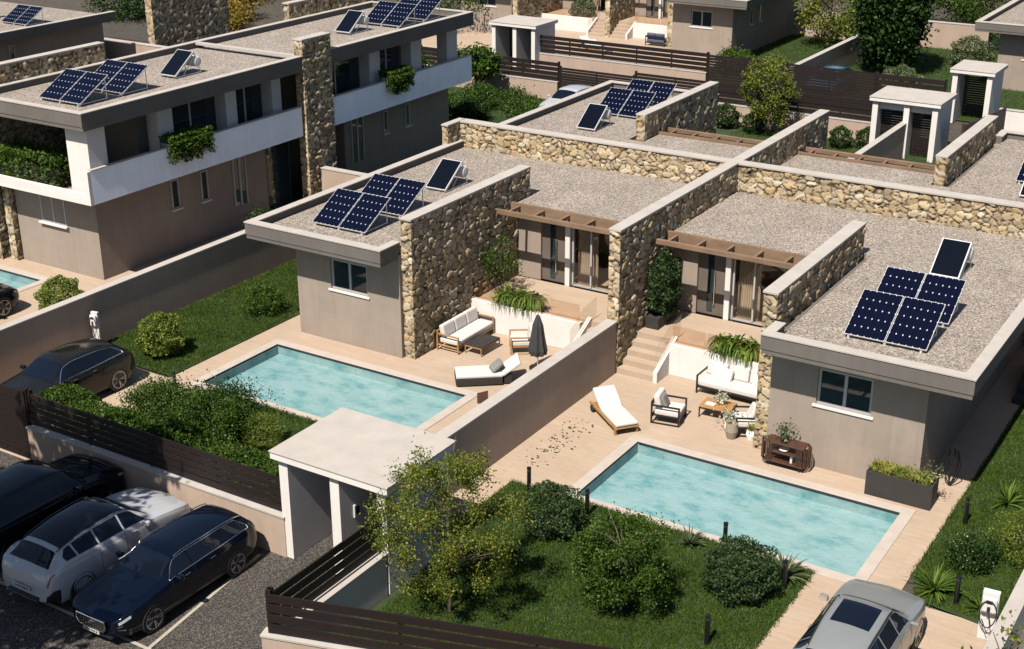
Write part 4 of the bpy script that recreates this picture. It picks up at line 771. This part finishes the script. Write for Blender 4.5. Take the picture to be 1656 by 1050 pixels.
def car(kind, paint, loc, rz, label, roof=None, rails=False, chrome=True, scale=.88, sunroof=False, name='parked_car', cat='car', group=None):
    P = PROF[kind]; L, W = P['L'] - .2, P['W']; root = empty(name, loc, rz, (scale,) * 3, label=label, cat=cat, group=group)
    f = lambda k, s: float(pchip([a for a, b_ in P[k]], [b_ for a, b_ in P[k]], s))
    wt_ = [(0, .80), (.03, .83), (.1, .80), (P['ws'][0], .74), (P['ws'][1], .62), (.6, .63), (P['rw'][0], .60), (.975, .74), (1, .80)]
    ww = [(0, .74), (.01, .82), (.03, .90), (.08, .965), (.17, 1), (.5, .99), (.83, 1), (.93, .965), (.98, .88), (.995, .82), (1, .76)]
    def ring(s):
        w_ = float(pchip([a for a, b_ in ww], [b_ for a, b_ in ww], s)) * W / 2; wt = float(pchip([a for a, b_ in wt_], [b_ for a, b_ in wt_], s)) * W / 2
        zs, zt = f('zs', s), f('zt', s); zs = min(zs, zt - .01); wt = min(wt, w_ * .93); zb = .22 + .12 * max(0, (.05 - s) / .05) + .14 * max(0, (s - .94) / .06); k = min(1, (zt - zs) / .3)
        return [(0, zb), (.7 * w_, zb), (.94 * w_, zb + .03), (.985 * w_, zb + .14), (w_, (zb + zs) / 2 + .02), (.985 * w_, zs - .10), (.955 * w_, zs - .02), (.955 * w_ * .9 + .1 * wt, zs + .06 * k), (wt + (w_ * .955 - wt) * .42, zs + (zt - zs) * .5), (wt * 1.0 + .012, zt - .085 * k), (wt * .93, zt - .03 * k), (wt * .6, zt + .0), (0, zt + .018)]
    NP = 13
    def S(s, t):
        rg = ring(s); i = int(min(NP - 2, max(0, math.floor(t)))); u = t - i
        p = lambda j: np.array(rg[j]) if 0 <= j < NP else (np.array([-rg[1][0], rg[1][1]]) if j < 0 else np.array([-rg[NP-2][0], rg[NP-2][1]]))
        a, b_, c, d = p(i - 1), p(i), p(i + 1), p(i + 2); q = .5 * ((2 * b_) + (c - a) * u + (2 * a - 5 * b_ + 4 * c - d) * u * u + (3 * b_ - a - 3 * c + d) * u ** 3) if 2 < i else b_ + (c - b_) * u
        bow = 1 - (q[0] / (W / 2)) ** 2; return Vector((q[0], (s - .5) * L - .15 * bow * max(0, 1 - s / .14) ** 1.5 + .10 * bow * max(0, (s - .9) / .1) ** 1.5, q[1]))
    def off(s, t, d):
        e = 1e-3; a = S(min(1, s + e), t) - S(max(0, s - e), t); b_ = S(s, min(NP - 1, t + e * 8)) - S(s, max(0, t - e * 8)); n = a.cross(b_)
        n = n.normalized() if n.length > 1e-12 else Vector((0, 0, 1)); 
        if n.dot(S(s, t) - Vector((0, (s - .5) * L, .7))) < 0: n = -n
        return S(s, t) + n * d
    g = G(); ss = sorted(set([0, .004, .01, .018, .03, .045, .955, .97, .98, .988, .995, 1] + list(np.linspace(.06, .94, 56)))); ts = [k / 3 for k in range(3 * (NP - 1) + 1)]; rows = []
    for s in ss:
        h = [S(s, t) for t in ts]; row = [g.b.verts.new(p) for p in h] + [g.b.verts.new((-p.x, p.y, p.z)) for p in h[-2:0:-1]]; rows.append(row)
    n = len(rows[0])
    for A, B in zip(rows, rows[1:]):
        for k in range(n): g.b.faces.new((A[k], A[(k+1) % n], B[(k+1) % n], B[k]))
    g.b.faces.new(rows[0][::-1]); g.b.faces.new(rows[-1])
    body = g.build('body', paint, root)
    wr = P['wr']; c = G(); wy = [(k - .5) * L for k in P['wheels']]
    for y in wy:
        for sd in (-1, 1): c.lathe([(wr + .055, -.26), (wr + .055, .26)], (sd * W / 2, y, wr), 28, 'x')
    cut = c.build('cutter', 'black_plastic'); md = body.modifiers.new('b', 'BOOLEAN'); md.object = cut; md.operation = 'DIFFERENCE'; md.solver = 'EXACT'
    dg = bpy.context.evaluated_depsgraph_get(); me = bpy.data.meshes.new_from_object(body.evaluated_get(dg)); body.modifiers.clear(); body.data = me; bpy.data.objects.remove(cut)
    for p in me.polygons: p.use_smooth = True
    if len(me.materials) > 1: me.materials[1] = MATS['black_plastic']
    me.set_sharp_from_angle(angle=R_(38))
    def patch(name, s0, s1, t0, t1, mat, d=.006, sides=(1, -1), both=False, parent=root, ns=14, nt_=6, tf=None):
        out = None
        for sd in sides:
            V, F = [], []
            T_ = list(np.linspace(t0, t1, nt_ + 1))
            for i in range(ns + 1):
                s = s0 + (s1 - s0) * i / ns
                for t in T_:
                    t2 = tf(s, t) if tf else t; p = off(s, t2, d); V.append((sd * p.x, p.y, p.z))
            q = nt_ + 1
            for i in range(ns):
                for j in range(nt_): a = i * q + j; fc = (a, a + 1, a + q + 1, a + q); F.append(fc if sd > 0 else fc[::-1])
            if both:
                continue
            out = link(name, npmesh(name, np.array(V), np.array(F)), mat, parent, smooth=True)
        return out
    def topband(name, s0, s1, t0, mat, d=.006, ns=12):      # patch across the car's centre line
        V, F = [], []; T_ = [(1, t) for t in np.linspace(t0, NP - 1, 8)] + [(-1, t) for t in np.linspace(NP - 1, t0, 8)[1:]]
        for i in range(ns + 1):
            s = s0 + (s1 - s0) * i / ns
            for sd, t in T_: p = off(s, min(t, NP - 1.001), d); V.append((sd * p.x, p.y, p.z))
        q = len(T_)
        for i in range(ns):
            for j in range(q - 1): a = i * q + j; F.append((a, a + 1, a + q + 1, a + q))
        return link(name, npmesh(name, np.array(V), np.array(F)), mat, root, smooth=True)
    ws, rw, cab = P['ws'], P['rw'], P['cab']
    topband('windscreen', ws[0] + .004, ws[1], 9.6, 'tinted_glass', .008); topband('rear_window', rw[0], rw[1], 9.6, 'tinted_glass', .008)
    if roof: topband('roof', ws[1] + .015, rw[0] - .03, 9.9, roof, .006)
    if sunroof: topband('sunroof', ws[1] + .06, ws[1] + .26, 10.75, 'tinted_glass', .012); 
    cs = [cab[0], *P['pill'], cab[1]]
    def taper(s, t):                                       # the glass narrows to a point at the windscreen and towards the tail
        k = min(1, (s - cab[0] + .012) / .07, (cab[1] - s + .02) / .06); return 7.25 + (t - 7.25) * max(.06, k)
    for a, b_ in zip(cs, cs[1:]): patch('side_window', a + .006, b_ - .006, 7.25, 9.0, 'tinted_glass', .007, tf=taper)
    if chrome:
        for sd in (-1, 1):
            g = G(); lo = [off(s, 7.1, .008) for s in np.linspace(cab[0] - .01, cab[1] + .01, 24)]; hi = [off(s, taper(s, 9.12), .008) for s in np.linspace(cab[1] + .01, cab[0] - .01, 24)]
            pts = [Vector((sd * p.x, p.y, p.z)) for p in lo + hi + lo[:1]]; g.tube(pts, .011, 5); g.build('chrome_trim', 'chrome', root)
    if rails:
        for sd in (-1, 1):
            g = G(); pts = [off(s, 9.75, .035) for s in np.linspace(ws[1] + .03, rw[0] - .02, 14)]; pts = [off(ws[1] + .02, 9.75, 0)] + pts + [off(rw[0] - .01, 9.75, 0)]; g.tube([Vector((sd * p.x, p.y, p.z)) for p in pts], .014, 6); g.build('roof_rail', 'chrome' if rails is True else rails, root)
    # nose
    f0 = -L / 2 - .15; gr = G().box(-.44, .44, f0 - .012, f0 + .06, .40, .66).build('grille', 'black_plastic', root, .02)
    if chrome:
        g = G(); g.tube([(-.45, f0 - .014, .67), (-.47, f0 - .014, .52), (-.38, f0 - .014, .39), (.38, f0 - .014, .39), (.47, f0 - .014, .52), (.45, f0 - .014, .67), (-.45, f0 - .014, .67)], .014, 6); g.tube([(-.2, f0 - .016, .45), (.2, f0 - .016, .63)], .008, 5); g.lathe([(.0, -.012), (.055, -.01), (.055, .0), (0, .0)], (0, f0 - .016, .55), 16, 'y')
        for k in range(11): g.box(-.4 + k * .08 - .006, -.4 + k * .08 + .006, f0 - .018, f0 - .012, .42, .64)
        g.build('grille_trim', 'chrome', root)
    q = G().box(-.26, .26, f0 - .03, f0 - .0, .29, .38).build('number_plate', 'plate', root); g = G()
    for k, x in enumerate((-.19, -.13, -.06, .03, .1, .18)): g.box(x - .018, x + .018, f0 - .033, f0 - .0305, .31, .36)
    g.box(-.21, .2, f0 - .0318, f0 - .0302, .331, .337); g.build('plate_characters', 'black_plastic', root); G().box(-.58, .58, f0 + .03, f0 + .12, .235, .285).build('lower_intake', 'black_plastic', root)
    patch('headlight', .010, .062, 5.15, 5.95, 'headlight', .006); patch('daylight_strip', .004, .02, 4.5, 4.75, 'chrome', .008); patch('lower_trim', .006, .03, 3.3, 3.6, 'chrome', .008)
    # tail
    e = L / 2 + .095; G().box(-.27, .27, e - .004, e + .02, .55, .66).build('number_plate', 'plate', root)
    g = G()
    for k, x in enumerate((-.2, -.13, -.06, .03, .1, .18)): g.box(x - .02, x + .02, e + .0205, e + .023, .575, .635)
    g.box(-.22, .2, e + .0202, e + .0215, .602, .608)
    g.build('plate_characters', 'black_plastic', root)
    patch('tail_light', .955, .992, 5.6, 6.9, 'tail_light', .008); G().box(-.5, .5, e - .06, e + .02, .32, .44).build('rear_diffuser', 'black_plastic', root, .01); G().box(-.55, .55, e + .018, e + .032, .355, .375).build('bumper_trim', 'chrome', root)
    patch('sill', .24, .76, 1.7, 3.0, 'black_plastic', .006)
    if kind == 'crossover': patch('rear_cladding', .945, .998, 1.6, 3.9, 'black_plastic', .008)
    # door seams
    for s in (P['pill'][0] + .005, P['pill'][1] + .01, cab[0] - .0):
        for sd in (-1, 1): g = G(); g.tube([Vector((sd * p.x, p.y, p.z)) for p in [off(s, t, -.002) for t in np.linspace(3.2, 7.0, 12)]], .006, 4); g.build('door_seam', 'black_plastic', root)
    for s in (P['pill'][0] - .035, P['pill'][1] - .03):
        for sd in (-1, 1): g = G(); p = off(s, 5.6, .02); q_ = off(s - .035, 5.6, .02); g.tube([(sd * p.x, p.y, p.z), (sd * q_.x, q_.y, q_.z)], .012, 6); g.build('door_handle', 'chrome' if chrome else paint, root)
    for sd in (-1, 1):
        m_ = G().obox((sd * (W / 2 + .06), (cab[0] + .03 - .5) * L, f('zs', cab[0]) + .08), (.2, .12, .14)).build('wing_mirror', paint, root, .04)
        G().obox((sd * (W / 2 + .06), (cab[0] + .03 - .5) * L + .062, f('zs', cab[0]) + .08), (.16, .006, .10)).build('mirror_glass', 'chrome', m_)
    for y in wy:
        for sd in (-1, 1):
            x = sd * (W / 2 - .115); t = G().lathe([(wr * .66, -.1), (wr * .95, -.115), (wr, -.09), (wr, .09), (wr * .95, .115), (wr * .66, .1)], (x, y, wr), 30, 'x').build('wheel', 'black_rubber', root)
            g = G(); g.lathe([(.0, .0), (wr * .16, .0), (wr * .16, sd * .09), (0, sd * .1)], (x, y, wr), 12, 'x')
            for k in range(5):
                a = 2 * math.pi * k / 5
                for da in (-.16, .16):
                    g.tube([(x + sd * .088, y + wr * .12 * math.cos(a), wr + wr * .12 * math.sin(a)), (x + sd * .10, y + wr * .68 * math.cos(a + da), wr + wr * .68 * math.sin(a + da))], .02, 5)
            for k in range(30):
                a, b_ = 2 * math.pi * k / 30, 2 * math.pi * (k + 1) / 30; v = [g.b.verts.new((x + sd * dx, y + wr * q * math.cos(c_), wr + wr * q * math.sin(c_))) for q, c_, dx in ((.66, a, .117), (.73, a, .119), (.73, b_, .119), (.66, b_, .117))]; g.b.faces.new(v)
            g.build('rim', 'rim_metal', t); G().lathe([(.0, -.01), (wr * .66, -.01), (wr * .66, .01), (0, .01)], (x + sd * .05, y, wr), 20, 'x').build('brake_disc', 'black_plastic', t)
    return root
car('wagon', 'navy_paint', (-2.56, -12.3, 0), 0, 'dark navy estate car with silver roof rails, front towards the camera', rails=True, scale=.865)
car('crossover', 'pearl_paint', (-4.62, -12.28, 0), math.pi, 'white crossover with black roof parked between two dark cars', roof='black_paint', chrome=False, rails='black_plastic', scale=.9)
car('suv', 'black_paint', (-6.95, -12.1, 0), math.pi, 'black car in tree shade left of the white crossover', chrome=False)
car('crossover', 'olive_paint', (-11.75, -7.1, 0), 0, 'black hatchback behind the closed slatted gate on the left drive')
car('crossover', 'silver_paint', (10.45, -7.3, 0), math.pi, 'silver grey car with glass sunroof on the right drive', sunroof=True, rails='black_plastic', chrome=False)
car('crossover', 'black_paint', (-18.9, -5.2, 0), math.pi, 'dark car partly cut off at the left edge behind the garden wall', chrome=False)
car('crossover', 'pearl_paint', (-16.2, 28.2, 0), 0, 'white car behind the back left roof, only its top showing', chrome=False)
car('crossover', 'blue_paint', (-7.0, 39.2, 0), 0, 'blue car behind the dark slatted gate near the tall cypress', chrome=False)

# ---------------------------------------------------------------- planting
B = bush
B((-11.75, -3.5, .03), .62, 'leaf_lime', 'round clipped light-green bush on the left lawn near the black hatchback', 3400, .07, h=.66, rz=1.)
B((-11.4, .55, .03), .55, 'leaf_mid', 'dark low bush farther up the left lawn by the long wall', 2600, .06, h=.45, kind='loose', rz=.4)
B((-16.7, -2.9, 0), .66, 'leaf_lime', 'light-green bush beyond the long wall near the left-edge pool', 3400, .07, h=.66, rz=2.2)
B((-5.35, -6.3, .03), .52, 'leaf_lime', 'lime-green fine-leaved bush between hedge and left pool', 4200, .03, h=.45, rz=2.)
B((3.0, -6.1, .03), .66, 'leaf_blue', 'round dark bush on the right lawn near the pool corner', 4200, .05, h=.62, rz=.2)
B((7.6, -6.2, .03), .70, 'leaf_blue', 'round bush on the right lawn left of the spiky corner plant', 4600, .055, h=.66, rz=3.2)
B((4.85, -5.5, .03), .42, 'leaf_lime', 'small lime bush at the pool edge behind the middle tree', 1800, .03, h=.34, rz=5.)
B((12.35, -1.6, .03), .75, 'leaf_lime', 'lime-green bush at the right edge on the right lawn', 4600, .035, h=.6, rz=4.)
B((11.4, -2.6, .03), .5, 'leaf_dark', 'dark bush with small white flowers on the right lawn', 2200, .05, h=.4, flowers=130, kind='loose', rz=1.)
B((-2.85, 29.2, .03), .5, 'leaf_dark', 'small ball bush left of the far-side gatehouse, the left one', 1500, .07, h=.5, rz=1.)
B((-1.75, 29.6, .03), .5, 'leaf_dark', 'small ball bush touching the far-side gatehouse wall', 1500, .07, h=.5, rz=3.)
B((-7.2, 29.6, .03), .5, 'leaf_dark', 'small ball bush just left of the big yellow-green tree foot', 1500, .07, h=.5, rz=4.)
B((-8.7, 29.9, .03), .6, 'leaf_dark', 'larger ball bush left of the yellow-green tree', 1500, .07, h=.6, rz=2.)
B((-4.0, 41.5, .03), 1.1, 'leaf_grey', 'pale flowering bush across the street right of the blue car', 2600, .1, h=.7, flowers=160, rz=2.)
B((-2.6, 49.8, .03), 1.1, 'leaf_grey', 'white-flowered bush at the far right before the plastered wall', 2600, .1, h=.9, flowers=160, rz=1.)
B((-13.2, 41.3, .03), 1.0, 'leaf_mid', 'green bush beside the far house corner behind the gate', 2600, .1, h=.7, kind='loose', rz=1.)
B((-27.2, 49.0, .6), .8, 'leaf_grey', 'pale green bush on the terrace of the far house beside its blue chairs', 2200, .09, h=.7, rz=.6)
# hedge
r = empty('clipped_hedge', (-7.2, -8.15, .03), label='long loose hedge behind the front wall and dark fence', cat='hedge')
p = np.stack([RNG.uniform(-3.9, 4.3, 36000), RNG.normal(0, .42, 36000).clip(-.8, .8), RNG.random(36000) ** .45 * 1.0], 1); p[:, 2] *= .85 + .2 * np.sin(p[:, 0] * 2.3) * np.sin(p[:, 0] * .9 + 1); p[:, 2] *= 1 - .5 * (np.abs(p[:, 1]) / .9) ** 3
link('foliage', leafmesh('foliage', p, .045), 'leaf_mid', r); g = G(); stems(g, (0, 0, 0), [(0, 0, .5)], .03); [g.tube([(x, 0, 0), (x + .1, .05, .7)], .02, 5, .008) for x in np.linspace(-3.6, 4, 14)]; g.build('stem', 'bark', r)
B((-7.3, -6.2, .03), 1.2, 'leaf_dark', 'wide dark shrub between the hedge and the left pool', 7000, .055, h=.5, kind='loose', rz=1.2)
B((-6.4, -7.1, .03), .9, 'leaf_mid', 'leafy shrub rising out of the hedge near the lime bush', 6000, .055, h=.75, kind='loose', rz=2.2)
B((-8.4, -6.9, .03), .8, 'leaf_mid', 'leafy shrub in the hedge near the lawn corner bollard', 6000, .055, h=.6, kind='loose', rz=3.1)
B((-9.6, -12.5, 0), .8, 'leaf_dark', 'dark shrub at the left edge beside the parked black car', 2600, .08, h=.8, kind='loose', rz=.5)
# agaves
def agave(loc, label, s=1, mat='frond', n=46): r = empty('spiky_plant', loc, random.uniform(0, 6), (s,) * 3, label=label, cat='plant', group='spiky arching plants'); fronds('leaves', mat, r, (0, 0, .02), n, .62, .55, .07, 1.25); return r
agave((5.9, -5.0, .03), 'spiky grey-green plant at the pool edge on the right lawn', .8, 'leaf_grey'); agave((8.15, -5.15, .03), 'spiky plant at the corner of the right lawn', 1.05, 'leaf_grey'); agave((11.4, .5, .03), 'spiky plant on the right lawn farthest from the charger'); agave((11.0, -4.0, .03), 'spiky plant at the lawn tip in front of the silver car bonnet', 1.15); agave((12.0, -4.2, .03), 'small spiky plant beside the car charger', .8)
# trees in the right garden
rg = np.random.default_rng(3)
tree((2.85, -9.9, .03), 3.75, (1.5, 1.4, 1.65), 'leaf_gold', 'yellow-green airy tree in front of the gatehouse side wall', 19000, .035, .045, .9, 80, .09, rng=rg, shell=.3)
tree((5.8, -8.1, .03), 2.0, (1.0, 1.0, .85), 'leaf_mid', 'bushy dark green tree in the middle of the right lawn', 19000, .036, .05, .5, 80, .13, rng=rg, lean=(0, .2), shell=.3)
tree((-6.4, 29.4, .03), 3.7, (1.35, 1.35, 1.6), 'leaf_gold', 'big yellow-green tree in front of the far dark gate', 6500, .07, .06, .8, 70, .11, rng=rg)
r = tree((-6.0, 45.5, .03), 9.0, (1.9, 1.9, 4.4), 'leaf_dark', 'tall dense dark cypress beyond the blue car', 26000, .15, .15, .3, 200, .15, rng=rg, name='cypress_tree', shell=.6)
k = 0
for (x, y, h, rx, rz_, mt, lb) in ((-11.5, 51.5, 3.8, 1.9, 1.7, 'leaf_gold', 'sparse tree against the plastered wall at the upper right'), (-3.5, 56.5, 4, 2.2, 1.8, 'leaf_mid', 'bushy tree behind the wall right of the cypress'), (1.0, 58.5, 4, 2.2, 1.8, 'leaf_gold', 'yellowish tree at the top edge near the corner villa'),
        (-22.5, 29.3, 2.6, 1.1, .9, 'leaf_mid', 'small airy tree left of the small far gatehouse'), (-25.5, 27.0, 2.6, 1.6, 1.2, 'leaf_mid', 'low green tree behind the end of the long balcony'), (-9.5, 60, 5, 2.5, 2.2, 'leaf_mid', 'dark tree at the top edge behind the closing wall'), (-6.5, 63, 5, 2.5, 2.2, 'leaf_dark', 'dark tree top beside the cypress at the top edge'),
        (-34.5, 44, 4, 2.6, 1.8, 'leaf_mid', 'green tree at the top edge behind the rear solar panels')):
    tree((x, y, .03), h, (rx, rx, rz_), mt, lb, 4200, .11, .08, .6, 60, .17, rng=rg)
for (x, y, s, mt, lb) in ((-55.5, 45.5, 3.0, 'leaf_dark', 'dark tree mass behind the orange-yellow shrubs'), (-60, 49, 3.4, 'leaf_mid', 'dark trees at the top edge behind the tall shaded rubble wall'), (-56, 37, 2.4, 'leaf_dark', 'dark shrub between the upper left roof and the tall rubble wall'), (-50, 40, 2.0, 'leaf_autumn', 'orange-yellow shrub beside the tall shaded rubble wall'), (-47.5, 37.5, 1.3, 'leaf_autumn', 'smaller orange-yellow shrub near the dark strip wall'), (-54, 52, 3.2, 'leaf_dark', 'dark trees in the shade at the top left edge'), (-49, 55, 3, 'leaf_dark', 'dark shrub at the top edge by the dark road'), (-44, 56, 2.6, 'leaf_dark', 'dark shrub above the solar roof at the top edge')):
    B((x, y, 0), s, mt, lb, 2600, .2, h=s * .7, kind='loose', rz=k)
for x, y, s, mt, lb in ((-20.8, 27.0, .9, 'leaf_mid', 'leafy shrub at the left of the far lawn by the low wall'), (-18.9, 27.6, .8, 'leaf_mid', 'leafy shrub on the far lawn beneath the gate post'), (-19.6, 24.6, .8, 'leaf_dark', 'dark shrub on the far lawn near the rubble parapet corner'), (-22.0, 25.0, .9, 'leaf_mid', 'leafy shrub near the far end of the long balcony'), (-17.2, 25.6, .8, 'leaf_mid', 'leafy shrub beside the white car roof on the far lawn')):
    B((x, y, .03), s, mt, lb, 2600, .1, h=s * .7, kind='loose', rz=x)
# hanging greenery of the two-storey house
def hang(loc, L, label, ln=.55, mat='leaf_mid'):
    r = empty('balcony_planter', loc, label=label, cat='planter'); G().box(-.16, .16, -L / 2, L / 2, 0, .28).build('trough', 'planter_grey', r)
    n = 5200; y = RNG.uniform(-L / 2, L / 2, n); t = RNG.random(n); x = np.where(t < .45, RNG.uniform(-.3, .3, n), RNG.normal(.24, .09, n)); fall = .5 + .5 * np.sin(y * 3) * np.sin(y * 7.3); zz = np.where(t < .45, .3 + RNG.random(n) * .22, .35 - RNG.random(n) ** 1.4 * (ln + .35 * fall) )
    link('foliage', leafmesh('foliage', np.stack([x, y, zz], 1), .06), mat, r); return r
hang((-17.18, 3.55, 3.95), 2.0, 'trailing green planter hung over the near half of the white balcony'); hang((-17.18, 15.5, 3.95), 1.6, 'trailing green planter hung over the far half of the white balcony')
r = empty('balcony_hedge', (-20.5, -.1, 3.1), label='thick boxed hedge on the front balcony at the left edge', cat='hedge'); G().box(-1.6, 1.3, -.35, .55, 0, .35).build('trough', 'planter_dark', r)
n = 7500; p = np.stack([RNG.uniform(-1.8, 1.45, n), RNG.uniform(-.55, .7, n), RNG.random(n) * .95 + .1], 1); m_ = (np.abs((p[:, 0] + .17) / 1.62) > .85) | (np.abs((p[:, 1] - .07) / .62) > .75) | (p[:, 2] > .8); link('foliage', leafmesh('foliage', p[m_] + RNG.normal(0, .05, (m_.sum(), 3)), .07), 'leaf_mid', r)
B((-16.2, 5.9, 0), .6, 'leaf_dark', 'dark leafy shrub at the foot of the two-storey house by the long wall', 2200, .07, h=.6, kind='loose', rz=3)
B((-16.4, 13.9, .03), .6, 'leaf_lime', 'sunlit green shrub right of the stone pier behind the short wall', 1800, .09, h=.35, kind='loose', rz=1)
# fallen leaves beside the dividing wall
n = 115; P_ = np.stack([.9 + RNG.normal(0, .22, n), RNG.uniform(-3.6, -.7, n), np.full(n, .012)], 1); V, F = leaf_arrays(P_, .06); V[:, 2] = .006 + .02 * RNG.random(len(V)); link('fallen_leaves', npmesh('fallen_leaves', V, F), 'dry_leaf', None, label='scatter of fallen leaves on the tiles beside the dividing wall', cat='leaves', kind='stuff')
# far-off furniture of the villa across the street
s = sofa((-20.6, 46.6, 0), R_(180), 'blue-grey garden chair on the terrace of the far house', 1.3, 'black_metal', seats=2, cush='chair_blue')
for i, (x, y) in enumerate(((-26.9, 42.5), (-24.0, 43.2))): pass
wood_lounger((-22.6, 42.8, 0), R_(70), 'white lounger seen above the long dark fence, the right one'); wood_lounger((-23.6, 43.6, 0), R_(70), 'white lounger seen above the long dark fence near the dividing wall')
# overhanging trees at the left, just outside the frame, that shade the parking bays
rg = np.random.default_rng(11)
tree((-7.6, -17.6, 0), 10.6, (2.6, 2.5, 1.9), 'leaf_mid', 'tall tree left of the frame whose shade falls on the black car', 5600, .2, .16, 3.0, 60, .2, rng=rg, lean=(.8, .9))
tree((-4.6, -19.3, 0), 9.6, (1.9, 1.9, 1.6), 'leaf_mid', 'second tall tree whose shade dapples the white car and the bays', 3400, .2, .14, 3.0, 34, .2, rng=rg)
# branches entering at the lower right corner
tree((13.3, -8.6, 0), 2.5, (.8, 1.0, .8), 'leaf_gold', 'airy tree whose branches reach in at the lower right corner', 900, .06, .04, .8, 16, .14, rng=rg)
